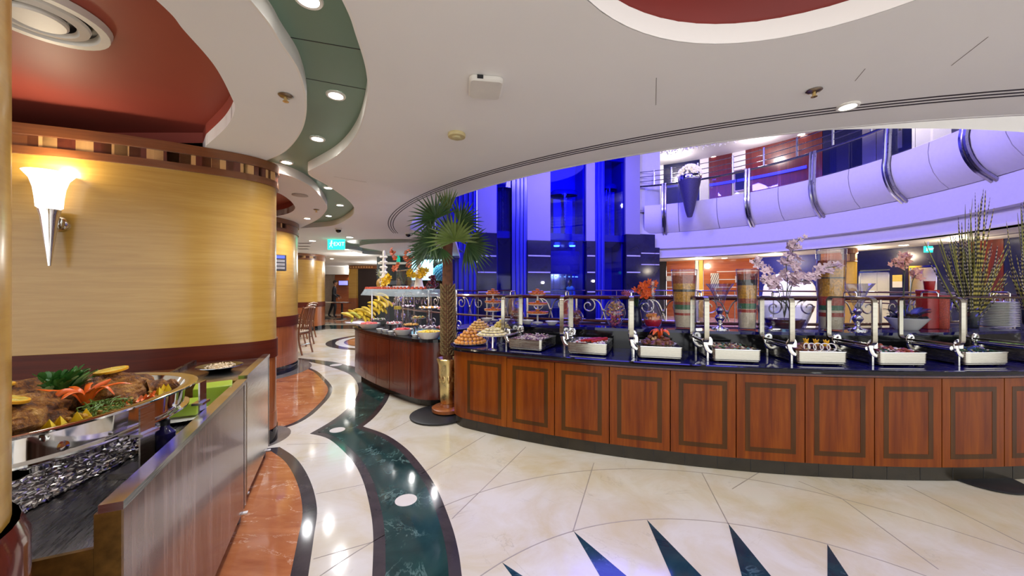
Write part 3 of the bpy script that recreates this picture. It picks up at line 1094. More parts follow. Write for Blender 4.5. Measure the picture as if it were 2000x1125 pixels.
rn = random.Random(3)
def sq_chunks(n, r0, r1, h, rx=.14, ry=.17, flat=.7):
    mb = MB()
    for _ in range(n):
        x, y = rn.uniform(-rx, rx), rn.uniform(-ry, ry)
        r = rn.uniform(r0, r1)
        mb.ball((x, y, r * flat + rn.uniform(0, h)), r, 7, 5, (rn.uniform(.7, 1.3), rn.uniform(.7, 1.3), flat), None, .15, rn)
    return mb


def sh_mb(n, hgt=.03, L=.05, rx=.14, ry=.17, r=.0035):
    mb = MB(); shreds(mb, n, None, rn, rx, ry, .002, hgt, L, r); return mb


food(0, 'shredded_salad', 'heap of pale and purple shredded salad in first tray', 'salad',
     [('pale_shreds', sh_mb(90, .04, .06), fm('pale', 222, 200, 190)), ('purple_shreds', sh_mb(60, .045, .05), fm('purple', 120, 60, 96))])
mb = MB()
for k in range(7):
    mb.box(-.012, .012, -.12, .12, 0, .016, Matrix.Translation((-.02 + k * .017, .02 + rn.uniform(-.02, .02), .024 + .003 * (k % 3))) @ Matrix.Rotation(-.5 + rn.uniform(-.1, .1), 4, 'Z'))
food(1, 'rice_with_red_strips', 'white rice topped with red strips in tray', 'food',
     [('rice_bed', sq_chunks(110, .010, .018, .006), fm('rice', 226, 214, 206)), ('red_strips', mb, fm('red', 190, 52, 36)), ('pink_bits', sq_chunks(30, .006, .011, .022), fm('pink', 196, 120, 120))])
def flower(n, L, up, r=.010, base=(0, 0, 0), curl=.5):
    mb = MB()
    for k in range(n):
        a = 2 * pi * k / n + .3
        d = Vector((cos(a), sin(a), 0))
        b = Vector(base)
        pts = [b + d * .008, b + d * L * .35 + Vector((0, 0, up)), b + d * L * .75 + Vector((0, 0, up * .95)), b + d * L + Vector((0, 0, up * curl))]
        mb.tube(cr(pts, 4), [r * .5, r * .7, r * .9, r, r, r, r, r, r * .9, r * .8, r * .6, r * .4, r * .15][:13], 5, flat=.45)
    return mb
food(2, 'carved_meat_mound', 'mound of braised meat crowned with orange carved garnish', 'food',
     [('plate', MB().lathe([(0, .014), (.11, .016), (.15, .03), (.155, .034), (.14, .026), (0, .02)], 32), M['white_china']),
      ('meat_mound', (lambda m: (chunks(m, 80, rn, .13, .14, .022, .10, .016, .03), m)[1])(MB()), fm('meat', 112, 66, 44)),
      ('pale_pieces', (lambda m: (chunks(m, 16, rn, .11, .1, .03, .08, .012, .018), m)[1])(MB()), fm('cream', 200, 160, 110)),
      ('carved_flower', flower(7, .085, .065, .016, (.02, 0, .075), .5), fm('carrot', 224, 88, 30)),
      ('herb_leaves', (lambda m: (shreds(m, 30, None, rn, .03, .06, .0, .08, .06, .006), m)[1])(MB()), fm('herb', 40, 80, 40))])
FT = bpy.data.objects[-1] if False else None
food(3, 'diced_vegetables', 'diced vegetables and beans in tray before flared vase', 'food',
     [('brown_dice', sq_chunks(60, .010, .018, .008), fm('brown', 130, 84, 44)), ('green_dice', sq_chunks(35, .009, .015, .014), fm('green', 70, 110, 60)), ('pale_dice', sq_chunks(40, .009, .015, .014), fm('pale2', 206, 190, 150))])
mb = MB()
for k in range(5):
    M4 = Matrix.Translation((-.07 + .045 * k, -.13 + rn.uniform(-.02, .02), .05)) @ Matrix.Rotation(R(75), 4, 'X') @ Matrix.Rotation(rn.uniform(-.5, .5), 4, 'Y')
    mb.tube([(.03 * cos(2 * pi * j / 14), .03 * sin(2 * pi * j / 14), 0) for j in range(14)], .004, 6, True, M4)
mf = MB()
for (x, y) in ((.02, .02), (.07, -.02), (.12, -.06)):
    mf.ball((x, y, .055), .02, 8, 6, (1, 1, 1.3)); 
    for k in range(5):
        a = 2 * pi * k / 5
        mf.tube([(x, y, .06), (x + .012 * cos(a), y + .012 * sin(a), .085), (x + .02 * cos(a), y + .02 * sin(a), .10)], [.009, .008, .002], 5)
food(4, 'grilled_meat', 'grilled meat with white onion rings and yellow pepper flowers', 'food',
     [('meat_pieces', sq_chunks(55, .014, .026, .03), fm('meat', 112, 66, 44)), ('onion_rings', mb, fm('onion', 232, 226, 224, var=.05)), ('pepper_flowers', mf, fm('pepper', 226, 172, 30)),
      ('pale_noodles', sh_mb(40, .02, .06, .14, .17), fm('noodle', 216, 196, 130))])
food(5, 'mixed_red_salad', 'red and purple mixed salad filling a tray', 'salad',
     [('red_pieces', sq_chunks(60, .011, .02, .03), fm('brick', 150, 70, 50)), ('pale_pieces', sq_chunks(50, .008, .015, .03), fm('pale', 222, 200, 190)), ('green_leaves', sh_mb(40, .02, .05), fm('leaf', 60, 130, 96))])
food(6, 'leaf_salad', 'green leafy salad in tray beside the reed pot', 'salad',
     [('green_leaves', sh_mb(110, .035, .05, .14, .17, .005), fm('herb', 40, 80, 40)), ('pale_bits', sq_chunks(40, .008, .013, .02), fm('pale2', 206, 190, 150))])
food(7, 'lettuce_salad', 'bright lettuce pieces in tray at the right edge', 'salad',
     [('lettuce', sh_mb(110, .04, .06, .14, .17, .007), fm('lettuce', 140, 190, 60)), ('pale_bits', sq_chunks(50, .008, .013, .02), fm('pale', 222, 200, 190))])
# tongs stand on the seventh dish
tg = thing('serving_tongs', 'small steel tongs resting on the tray of leafy salad', 'tongs', arc(6.79, DTH[6] - .5, .925), R(-DTH[6]))
for s in (-1, 1):
    obj('arm', MB().tube([(s * .004, -.04, .004), (s * .014, 0, .022), (s * .02, .05, .006)], .004, 6), M['chrome'], tg)

# ============================================================ ATRIUM RAILING
rl = thing('atrium_railing', 'wooden-capped wrought iron railing round the atrium void', 'railing', (CA.x, CA.y, 0))
RR = 5.92
wobj('handrail', MB().tube([arc(RR, 360 * i / 150, 1.297) for i in range(150)], .030, 8, True, flat=.8), M['rail_wood'], rl)
wobj('lower_rail', MB().tube([arc(RR, 360 * i / 120, 1.03) for i in range(120)], .016, 6, True), M['rail_wood'], rl)
wobj('foot_rail', MB().tube([arc(RR, 360 * i / 120, .1) for i in range(120)], .012, 6, True), M['steel_dark'], rl)
iron = steel('aged_silver_iron', (.62, .56, .46), .3, (3, 3, 3), .1)
sc_ = MB()
def spiral(cx, cz, r, turns, a0, sgn):
    n = 26
    return [Vector((cx + sgn * r * (1 - .75 * i / n) * cos(a0 + 2 * pi * turns * i / n), 0, cz + r * (1 - .75 * i / n) * sin(a0 + 2 * pi * turns * i / n))) for i in range(n + 1)]
for s in (-1, 1):
    sc_.tube(spiral(s * .17, .17, .085, 1.25, pi / 2, s), .0075, 5)
    sc_.tube(cr([Vector((s * .17, 0, .255)), Vector((s * .06, 0, .22)), Vector((0, 0, .09)), Vector((-s * .02, 0, .02))], 5), .0075, 5)
    sc_.tube(spiral(s * .22, -.14, .07, 1.2, -pi / 2, s), .007, 5)
sc_.ball((0, 0, .12), .018, 8, 5)
scm = sc_.mesh('scroll'); scm.materials.append(iron)
pm_ = MB().tube([(0, 0, 0), (0, 0, 1.28)], .013, 6).ball((0, 0, .9), .022, 8, 5).mesh('post'); pm_.materials.append(iron)
for k in range(60):
    a = -66 + 6 * k
    if not (-40 <= a <= 70 or 130 <= a <= 250): continue
    q = arc(RR, a) - CA
    link('post', pm_, None, rl, (q.x, q.y, 0), (0, 0, R(-a)))
    if -40 <= a <= 70:
        q = arc(RR, a + 3, 1.03) - CA
        link('scroll', scm, None, rl, (q.x, q.y, 1.03), (0, 0, R(-a - 3)))
# ============================================================ ATRIUM: LIFT CORE
navy = marble('navy_stone', srgb(26, 24, 62), srgb(14, 12, 40), srgb(60, 56, 110), 1.2, .12, .6, .02, .3)
lav = pm('core_panel', srgb(152, 146, 164), .55, var=.03, scale=.6)
shaft_m = pm('shaft_blue_paint', srgb(30, 34, 190), .35, var=.2, scale=.8)
blue_glass = glass('blue_lift_glass', (.35, .38, .95), 1.0, .03, .03)
deep_blue = pm('deep_blue_panel', srgb(22, 24, 150), .22, var=.15, scale=.7)
line_m = pm('pale_strip', srgb(216, 212, 226), .4, var=.02)

def Yf(px): return 14.0 + (px - 890) / 400 * 2.3
def fpt(px, back=0.0):
    y = Yf(px)
    p = Vector(((px - CXP) / FPX * y, y, 0))
    if back:
        d = p.normalized()
        p = p + Vector((-.12, .99, 0)) * back
    return p
def zf(px, py): return H + (CYP - py) * Yf(px) / FPX
def fpanel(mb, p0, p1, z0, z1, front=0.0, depth=.3):
    a, b, c, d = fpt(p0, front), fpt(p1, front), fpt(p1, front + depth), fpt(p0, front + depth)
    return mb.prism([a, b, c, d], z0, z1)

core = thing('wall_lift_core', 'tall blue-lit lift core with pale piers and navy stone base', None, fpt(1070), kind='structure')
def cpart(name, m, *args, **k): return wobj(name, fpanel(MB(), *args, **k), m, core)
piers = [(932, 970, 455), (1030, 1075, 470), (1145, 1162, 471), (1222, 1250, 458)]
for a, b, yb in piers:
    zb = zf((a + b) / 2, yb)
    cpart('pier_panel', lav, a, b, zb, 9.0)
    cpart('pier_base', navy, a - .3, b + .3, 0, zb, -.06, .36)
    for yy in (500, 532, 570):
        zz = zf((a + b) / 2, yy)
        wobj('pale_strip', fpanel(MB(), a + 1, b - 1, zz - .025, zz + .025, -.085, .03), line_m, core)
cpart('blue_flank', deep_blue, 880, 931, 0, 9.0, -.02)
for px in (896, 906, 916, 925): wobj('flank_rib', fpanel(MB(), px, px + 3, 0, 9.0, -.07, .05), shaft_m, core)
for a, b in ((970, 1030), (1075, 1145), (1162, 1222)):
    cpart('shaft_back', shaft_m, a, b, 0, 9.0, 1.4, .1)
    cpart('shaft_cheek', deep_blue, a, a + 3, 0, 9.0, .3, 1.1)
    cpart('shaft_cheek', deep_blue, b - 3, b, 0, 9.0, .3, 1.1)
    g0 = fpanel(MB(), a, b, .0, 9.0, .12, .02)
    wobj('shaft_glass', g0, blue_glass, core)
    for q in (3.4, 6.9):
        cpart('shaft_beam', deep_blue, a, b, q, q + .28, .2, .15)
cpart('dark_mullion', deep_blue, 1000, 1030, 0, 9.0, .02, .12)
cpart('dark_mullion', deep_blue, 1162, 1181, 0, 9.0, .02, .12)
for px in (1008, 1016, 1023, 1168, 1175): wobj('mullion_rib', fpanel(MB(), px, px + 2, 0, 9.0, -.03, .05), shaft_m, core)
# stepped navy end of the base
cpart('base_step', navy, 1250, 1278, 0, zf(1264, 458), -.06, .4)
cpart('base_step', navy, 1278, 1287, 0, zf(1282, 484), -.06, .4)
for a, b in ((1251, 1277), (1278, 1286)):
    for yy in (495, 517):
        zz = zf(1264, yy)
        wobj('pale_strip', fpanel(MB(), a, b, zz - .02, zz + .02, -.085, .03), line_m, core)
wall_w = pm('white_wall', srgb(224, 220, 222), .6, var=.02)
cpart('white_return', wall_w, 1250, 1296, zf(1264, 458), 9.0, .3, .2)

def car(a, b, y0, y1, label, lamps=True):
    zb, zt = zf((a + b) / 2, y1), zf((a + b) / 2, y0)
    c = fpt((a + b) / 2, .75)
    t = thing('glass_lift', label, 'lift', (c.x, c.y, zb))
    hw = (fpt(b) - fpt(a)).length / 2 * .86
    h = zt - zb
    obj('floor_tray', MB().lathe([(0, -.25), (hw * .5, -.2), (hw * .95, -.02), (hw, .0), (hw, .12), (0, .12)], 24, sy=.6), deep_blue, t)
    obj('roof_tray', MB().lathe([(hw, h - .12), (hw, h), (hw * .8, h + .1), (0, h + .12)], 24, sy=.6), deep_blue, t)
    obj('glass_drum', MB().lathe([(hw * .96, .12), (hw * .96, h - .12)], 24, sy=.6), blue_glass, t)
    for s in (-.45, .38):
        obj('pale_post', MB().box(hw * s - .16, hw * s + .16, .12, .16, .15, h - .2), pm('lift_pale', srgb(130, 130, 210), .4), t)
    obj('centre_post', MB().box(-.03, .03, -hw * .6, -hw * .55, .12, h - .1), M['steel_dark'], t)
    if lamps:
        for s in (-.55, .55):
            obj('cyan_lamp', MB().lathe([(0, -.26), (.12, -.25), (.13, -.2), (0, -.19)], 14, (hw * s, -hw * .42, .06)), glow('cyan_lamp', (.3, .95, 1.0), 6), t)
    return t
car(1079, 1141, 368, 470, 'glass lift car with cyan lamps beneath, in the middle shaft')
car(1182, 1220, 356, 470, 'glass lift car in the shaft beside the balcony', False)
car(972, 1000, 352, 462, 'glass lift car in the shaft behind the palm', False)
# lift hood and lit landing door of the middle shaft
hd = thing('lift_hood', 'curved grey lift hood over the lit landing door', 'lift hood', fpt(1108, .5))
c = fpt(1108, .62); rad = (fpt(1139) - fpt(1078)).length / 2
wobj('hood_shell', MB().lathe([(rad * .98, zf(1108, 535)), (rad, zf(1108, 533)), (rad, zf(1108, 492)), (rad * .96, zf(1108, 489))], 24, (c.x, c.y, 0), a0=180, a1=360, sy=.55), pm('hood_grey', srgb(130, 120, 150), .35), hd)
for k in range(9):
    q = c + Vector((rad * .85 * cos(R(195 + 19 * k)), rad * .45 * sin(R(195 + 19 * k)), 0))
    wobj('hood_lamp', MB().lathe([(0, 0), (.035, 0), (.035, .04), (0, .04)], 8, (q.x, q.y, zf(1108, 541))), glow('hood_lamp', (.45, 1, .85), 3), hd)
ld = thing('landing_door', 'lit landing door of brushed steel under the lift hood', 'lift door', fpt(1108, 1.2))
for a, b in ((1083, 1108), (1108.4, 1134)):
    wobj('door_leaf', fpanel(MB(), a, b, 0, zf(1108, 533), 1.25, .06), steel('warm_door_steel', (.72, .62, .46), .3), ld)
for px in (1095, 1121):
    wobj('door_rib', fpanel(MB(), px, px + 1, 0, zf(1108, 534), 1.22, .03), M['steel_dark'], ld)
light('landing_lamp', 'POINT', tuple(fpt(1108, .8) + Vector((0, 0, 2.0))), 25, (.75, 1.0, .8), .2)
for px, py in ((1059, 552), (1157, 549)):
    p = fpt(px, -.12)
    s = tag(wobj('wall_lamp', MB().lathe([(0, -.05), (.05, -.04), (.06, 0), (.05, .04), (0, .05)], 12, (p.x, p.y, zf(px, py))), glow('pier_lamp', (1, .95, .85), 8)), 'small round lamp on the navy pier %s the landing door' % ('left of' if px < 1100 else 'right of'), 'lamp')

# ============================================================ BALCONY
CB = Vector((3.6, 9.8, 0)); RB = 6.74
def ab(r, ph, z=0.0): return Vector((CB.x + r * cos(R(ph)), CB.y + r * sin(R(ph)), z))
def phi(px, r):
    k = (px - CXP) / FPX
    A = k * k + 1; B = -2 * (k * CB.x + CB.y); Cc = CB.x ** 2 + CB.y ** 2 - r * r
    y = (-B + sqrt(max(B * B - 4 * A * Cc, 0))) / (2 * A)
    return math.degrees(atan2(y - CB.y, k * y - CB.x))
PROF = [(RB + .10, 5.02), (RB + .0, 5.0), (RB - .03, 4.75), (RB + .0, 4.5), (RB + .09, 4.25), (RB + .24, 4.02), (RB + .44, 3.84)]
def bstrip(mb, p0, p1, prof, thick=.06, n=None):
    n = n or max(2, int(abs(p1 - p0) / 2))
    rows = [[ab(r, p0 + (p1 - p0) * i / n, z) for r, z in prof] for i in range(n + 1)]
    back = [[ab(r + thick, p0 + (p1 - p0) * i / n, z) for r, z in prof[::-1]] for i in range(n + 1)]
    full = [a + b for a, b in zip(rows, back)]
    mb.grid(full, True, None, True)
    k = len(full[0])
    mb.add(full[0], [tuple(range(k))]).add(full[-1], [tuple(range(k))[::-1]])
    return mb
bal = thing('balcony_parapet', 'white bulging upper balcony parapet curving round the atrium', None, ab(RB, 20, 3.8), kind='structure')
bpx = [1258, 1297, 1325, 1400, 1460, 1520, 1588, 1658, 1735, 1815, 1890, 1965, 2050, 2140]
bph = [phi(p, RB) for p in bpx]
bph[0] = max(bph[0], bph[1] + 3)
bph += [-42, -55]
for a, b in zip(bph[:-1], bph[1:]):
    wobj('parapet_panel', bstrip(MB(), a - .09, b + .09, PROF), pm('parapet_white', srgb(222, 216, 222), .5, var=.02) if a == bph[0] else bal.children[0].data.materials[0], bal)
P0, P1 = bph[0] + 8, -60
wobj('parapet_backing', bstrip(MB(), bph[0] - .3, P1, [(r + .075, z - .01) for r, z in PROF[1:]], .02, 70), M['black'], bal)
wobj('beam', bstrip(MB(), P0, P1, [(RB + .5, 3.86), (RB + .46, 3.82), (RB + .46, 3.15), (RB + .6, 3.12), (RB + .6, 2.78), (RB + .62, 2.74)], .3, 70), pm('beam_white', srgb(214, 208, 216), .6, var=.02), bal)
wobj('upper_floor', MB().prism([ab(RB + .12, P0 - (P0 - P1) * i / 60) for i in range(61)] + [ab(RB + 6, P1 + (P0 - P1) * i / 60) for i in range(61)], 4.75, 4.85), pm('upper_floor', srgb(120, 110, 120), .3), bal)
# railing on the balcony
br = thing('balcony_railing', 'steel balcony railing with glass and horizontal bars', 'railing', ab(RB, 20, 5.0))
cool = steel('cool_steel', (.62, .62, .70), .2, (3, 3, 3), .1)
def hrail(name, r, z, rad, m): 
    return wobj(name, MB().tube([ab(r, P0 + (P1 - P0) * i / 90, z) for i in range(91)], rad, 8), m, br)
hrail('main_rail', RB + .02, 5.86, .042, cool)
for z in (6.10, 6.30, 6.52): hrail('bar', RB + .10, z, .016, cool)
for a, b in zip(bph[:-1], bph[1:]):
    m_ = (a + b) / 2
    wobj('post', MB().tube([ab(RB + .1, m_, 5.86), ab(RB + .1, m_, 6.58)], .03, 6), cool, br)
    wobj('glass_pane', bstrip(MB(), a - .3, b + .3, [(RB + .05, 5.04), (RB + .05, 5.8)], .012, 3), M['glass'], br)
for px in (1297, 1460, 1588, 1735, 1890, 2050):
    a = phi(px, RB)
    pts = [ab(RB + .0, a, 5.9), ab(RB - .03, a, 5.5)] + [ab(r - .05, a, z) for r, z in PROF[1:]] + [ab(RB + .5, a, 3.74)]
    for s in (-.55, .55):
        w = .45
        P = [p + (ab(RB, a + .01) - ab(RB, a - .01)).normalized() * (.055 * (1 if s > 0 else -1)) for p in cr(pts, 3)]
        wobj('bracket_blade', MB().tube(P, .05, 6, flat=.9), M['steel_dark'] if False else steel('bracket_steel_%d' % px, (.40, .38, .44), .3, (3, 3, 3), .1) if s < 0 else br.children[-1].data.materials[0], br)

# upper storey behind the balcony
up = thing('wall_upper_storey', 'upper storey wall of dark red wood, pale piers and lift doors', None, ab(RB + 3.6, 30, 4.85), kind='structure')
red_wood = wood('red_wood', srgb(70, 18, 12), srgb(92, 26, 16), srgb(110, 34, 20), 'z', .25, .5, .6)
RW = RB + 3.4
def wseg(parent, name, p0, p1, z0, z1, m, r=RW, t=.12):
    a, b = phi(p0, r), phi(p1, r)
    return wobj(name, bstrip(MB(), a, b, [(r, z1), (r, z0)], t), m, parent)
navy_m = pm('navy_wall', srgb(16, 18, 60), .2, var=.2)
cream_w = pm('cream_wall', srgb(226, 220, 206), .6, var=.03)
for p0, p1, m in ((1252, 1296, wall_w), (1296, 1366, navy_m), (1367, 1384, cream_w), (1385, 1429, red_wood), (1430, 1456, cream_w), (1456, 1606, red_wood), (1607, 1684, navy_m),
                  (1741, 1780, navy_m), (1781, 1787, wall_w), (1788, 1858, wall_w), (1859, 1900, navy_m), (1901, 2150, cream_w)):
    wseg(up, 'wall_panel', p0, p1, 4.85, 8.0, m)
for p0, p1 in ((1684, 1711), (1712, 1740)):
    wseg(up, 'steel_door', p0, p1, 4.85, 7.3, M['steel'], RW - .02)
wseg(up, 'blue_led_strip', 1386, 1575, 6.34, 6.46, glow('blue_led', (.02, .02, 1.0), 1.6), RW - .06, .03)
wseg(up, 'picture_frame', 1434, 1458, 5.9, 6.9, M['brass'], RW - .05, .03)
wseg(up, 'picture', 1436, 1457, 5.95, 6.85, navy_m, RW - .06, .02)
wseg(up, 'call_panel', 1753, 1762, 6.2, 7.1, M['steel'], RW - .03, .02)
wseg(up, 'call_display', 1755, 1760, 6.8, 7.0, M['black'], RW - .045, .02)
uc = wobj('ceiling_upper', MB().prism([ab(RB + .9, P0 - (P0 - P1) * i / 40) for i in range(41)] + [ab(RB + 6, P1 + (P0 - P1) * i / 40) for i in range(41)], 7.75, 7.9), wall_w)
tag(uc, 'white ceiling of the upper storey with crystal fringe', None, None, 'structure')
rn = random.Random(11)
cry = MB()
for k in range(420):
    a = rn.uniform(30, P0); r = RB + .95 + abs(rn.gauss(0, .28)); z = 7.74 - rn.uniform(.0, .12)
    q = ab(r, a, z); s = rn.uniform(.025, .05)
    cry.add([q + Vector((s, 0, 0)), q + Vector((-s * .5, s * .8, 0)), q + Vector((-s * .5, -s * .8, 0)), q + Vector((0, 0, -s * 1.6))], [(0, 1, 3), (1, 2, 3), (2, 0, 3), (0, 2, 1)])
cf = wobj('crystal_fringe', cry, pm('crystal', srgb(226, 222, 236), .1, .3))
tag(cf, 'fringe of small crystals along the upper ceiling edge', 'crystals', None, 'stuff')
for i, (px, py, r) in enumerate(((1336, 301, 2.2), (1394, 307, 2.4), (1333, 322, 3.0), (1365, 328, 3.0), (1565, 263, 2.0), (1320, 326, 3.1))):
    y = FPX * (7.75 - H) / (CYP - py)
    p = at(px, py, y)
    tag(wobj('ceiling_spot', MB().lathe([(0, 7.735), (.09, 7.735), (.12, 7.745), (.12, 7.755), (0, 7.755)], 16, (p.x, p.y, 0)), glow('upper_lamp', (1, .95, .88), 10)), 'round downlight in the upper storey ceiling', 'downlight', 'downlights of the upper storey')
for (p_, r_, e) in ((40, 2.2, 60), (15, 2.2, 60), (62, 2.0, 70), (-10, 2.2, 50)):
    light('upper_storey_lamp', 'POINT', ab(RB + r_, p_, 7.3), e, (1, .9, .85), .15)

# cone planter with crystal top, fixed to the parapet
q = at(1347, 420, 14.6)
cn = thing('cone_pendant', 'dark cone lamp with glittering crystal dome in front of the balcony', 'lamp', (q.x, q.y, q.z - .1))
obj('cone', MB().lathe([(.0, .0), (.09, .02), (.16, .25), (.40, 1.38), (.42, 1.45), (0, 1.45)], 24), pm('cone_dark', srgb(58, 52, 84), .5, var=.2, scale=20, bmp=.3), cn)
obj('collar', MB().lathe([(.41, 1.45), (.43, 1.5), (.43, 1.62), (.40, 1.66)], 24), M['chrome'], cn)
dm = MB()
for k in range(160):
    a, e = rn.uniform(0, 2 * pi), rn.uniform(0, pi / 2)
    p = Vector((.43 * cos(e) * cos(a), .43 * cos(e) * sin(a), 1.66 + .42 * sin(e)))
    dm.ball(p, .045, 5, 4)
d_ = obj('crystal_dome', dm, pm('crystal_warm', srgb(230, 220, 210), .1, .4, emit=(1, .9, .75), es=.35), cn)
d_['kind'] = 'stuff'

# ============================================================ LOBBY UNDER THE BALCONY
lob = thing('wall_lobby', 'ground floor lobby wall of warm wood, navy stone and steel lift doors', None, ab(RW, 30), kind='structure')
lob_wood = wood('lobby_wood', srgb(140, 66, 24), srgb(166, 86, 36), srgb(186, 106, 50), 'h', .25, .5, .4)
yel = pm('yellow_panel', srgb(226, 180, 66), .5, var=.05)
RL = RB + 3.0
def lseg(name, p0, p1, z0, z1, m, r=RL, t=.12): return wseg(lob, name, p0, p1, z0, z1, m, r, t)
for p0, p1, m in ((1270, 1301, pm('lobby_dark', srgb(40, 36, 34), .5)), (1302, 1357, lob_wood), (1358, 1364, cream_w), (1365, 1373, yel), (1374, 1482, lob_wood), (1483, 1602, pm('lobby_blue', srgb(30, 34, 130), .4)),
                  (1603, 1648, lob_wood), (1669, 1676, navy_m), (1738, 1774, navy_m), (1831, 1875, navy_m), (1876, 1960, M['cherry_dark']), (1961, 2200, navy_m)):
    lseg('wall_panel', p0, p1, 0, 2.74, m)
lseg('wall_panel', 1676, 1831, 2.05, 2.74, navy_m)
for z in (1.05, 1.42, 1.78, 2.15):
    lseg('pale_batten', 1303, 1356, z, z + .035, cream_w, RL - .02, .03)
    lseg('pale_batten', 1400, 1481, z, z + .035, cream_w, RL - .02, .03)
lseg('white_notice', 1301, 1312, 1.75, 2.0, cream_w, RL - .04, .02)
lseg('white_notice', 1436, 1442, 1.65, 1.95, cream_w, RL - .04, .02)
ltm = MB()
lt = lseg('lattice_window', 1388, 1404, 1.4, 2.1, cream_w, RL - .03, .02)
a0, a1 = phi(1388, RL), phi(1404, RL)
for k in range(-3, 5):
    p = ab(RL - .045, a0 + (a1 - a0) * max(0, min(1, k / 4)), 1.4 + max(0, -k) * .23); 
    q_ = ab(RL - .045, a0 + (a1 - a0) * max(0, min(1, (k + 3) / 4)), 1.4 + .69 * 1.0 if k + 3 <= 4 else 1.4 + .69 - (k - 1) * .23)
    wobj('lattice_bar', MB().tube([p, q_], .012, 4), M['black'], lt)
for n, (p0, p1, p2, ht, nm) in enumerate(((1677, 1713, 1737, 2.0, 'behind the flared vase'), (1775, 1803, 1830, 2.12, 'beside the reeds'))):
    dr = thing('lift_door', 'brushed steel lift door in the lobby %s' % nm, 'lift door', ab(RL, phi(p1, RL)))
    for a, b in ((p0 + 2, p1 - .2), (p1 + .2, p2 - 2)):
        wseg(dr, 'door_leaf', a, b, 0, ht - .06, M['steel'], RL + .02, .06)
    wseg(dr, 'door_frame', p0, p2, ht - .06, ht, M['chrome'], RL - .02, .1)
    wseg(dr, 'door_frame', p0, p0 + 1.6, 0, ht - .06, M['chrome'], RL - .02, .1)
    wseg(dr, 'door_frame', p2 - 1.6, p2, 0, ht - .06, M['chrome'], RL - .02, .1)
nb = thing('notice_board', 'yellow and cream notice between the two lobby lift doors', 'notice', ab(RL - .03, phi(1752, RL), 1.4))
wseg(nb, 'cream_sheet', 1743, 1762, 1.42, 1.62, cream_w, RL - .03, .015)
wseg(nb, 'yellow_sheet', 1743, 1762, 1.62, 1.84, pm('notice_yellow', srgb(206, 180, 84), .5), RL - .03, .015)
lcol = thing('column', 'slim yellow lobby column with checkered top beside the lift door', None, ab(RB + 1.6, phi(1659, RB + 1.6)), kind='structure')
obj('shaft', MB().lathe([(.19, .1), (.19, 2.28)], 24), yel, lcol)
obj('foot', MB().lathe([(.22, 0), (.22, .1), (.19, .12)], 24), M['black_stone'], lcol)
for k in range(10):
    a = R(36 * k)
    obj('checker_block', MB().box(-.055, .055, -.01, .02, 2.3, 2.55), M['block_dark'] if k % 2 else M['block_light'], lcol, (.18 * cos(a), .18 * sin(a), 0), (0, 0, a + pi / 2))
obj('cap', MB().lathe([(.2, 2.28), (.21, 2.3), (.18, 2.32), (.18, 2.55), (.22, 2.57), (.22, 2.73)], 24), M['trim_wood'], lcol)
lc = wobj('ceiling_lobby', MB().prism([ab(RB + .55, P0 - (P0 - P1) * i / 50) for i in range(51)] + [ab(RB + 6, P1 + (P0 - P1) * i / 50) for i in range(51)], 2.74, 2.8), cream_w)
tag(lc, 'cream lobby ceiling under the balcony', None, None, 'structure')
for i, (px, py) in enumerate(((1688, 486), (1718, 489), (1765, 479), (1796, 484), (1415, 505), (1386, 507), (1365, 509), (1860, 470))):
    y = FPX * (2.74 - H) / (CYP - py)
    p = at(px, py, min(y, 16.5))
    tag(wobj('lobby_downlight', MB().lathe([(0, 2.725), (.08, 2.725), (.11, 2.732), (.11, 2.742), (0, 2.742)], 16, (p.x, p.y, 0)), glow('lobby_lamp', (1, .93, .8), 9)), 'round downlight in the lobby ceiling', 'downlight', 'lobby downlights')
for (p_, r_, e) in ((55, 1.9, 45), (36, 1.9, 45), (18, 1.9, 45), (2, 1.9, 35)):
    light('lobby_lamp', 'POINT', ab(RB + r_, p_, 2.5), e, (1, .85, .62), .12)
# exit sign
def exit_sign(loc, w, h, label, rz=0):
    t = thing('exit_sign', label, 'sign', loc, rz)
    obj('lit_face', MB().rrect(-w / 2, w / 2, -.02, .02, -h / 2, h / 2, .01), glow('exit_green', (.02, .80, .48), 1.5), t)
    obj('hanger', MB().tube([(0, 0, h / 2), (0, 0, h / 2 + .12)], .01, 6), M['white'], t)
    pict = glow('exit_white', (.5, 1, .85), 2.2)
    s = h
    mb = MB().ball((-.25 * w, -.024, .28 * s), .07 * s, 8, 5, (1, .2, 1))
    mb.bar((-.25 * w, -.023, .2 * s), (-.29 * w, -.023, -.08 * s), .10 * s, .004).bar((-.29 * w, -.023, -.06 * s), (-.20 * w, -.023, -.32 * s), .06 * s, .004).bar((-.29 * w, -.023, -.06 * s), (-.38 * w, -.023, -.3 * s), .06 * s, .004).bar((-.25 * w, -.023, .16 * s), (-.14 * w, -.023, .02 * s), .05 * s, .004).bar((-.25 * w, -.023, .16 * s), (-.38 * w, -.023, .06 * s), .05 * s, .004)
    obj('running_figure', mb, pict, t)
    link('exit_lettering', text_mesh('EXIT', h * .5), pict, t, (.18 * w, -.023, 0), (pi / 2, 0, 0))
    return t
exit_sign(at(1813, 487, 9.6), .21, .16, 'green lit exit sign under the balcony by the reeds')
# white rounded pod behind the orchids, a warm glow added to its material
p = at(1540, 578, 13.2)
tag(wobj('white_pod', MB().lathe([(.74, 0), (.77, .3), (.78, 1.1), (.74, 1.45), (.6, 1.72), (.35, 1.9), (0, 1.96)], 36, (p.x, p.y, 0)), pm('pod_white', srgb(244, 238, 214), .35, var=.01, emit=(1, .94, .76), es=.45)), 'large white pod with an added warm glow, in the lobby behind the orchids', 'lamp')

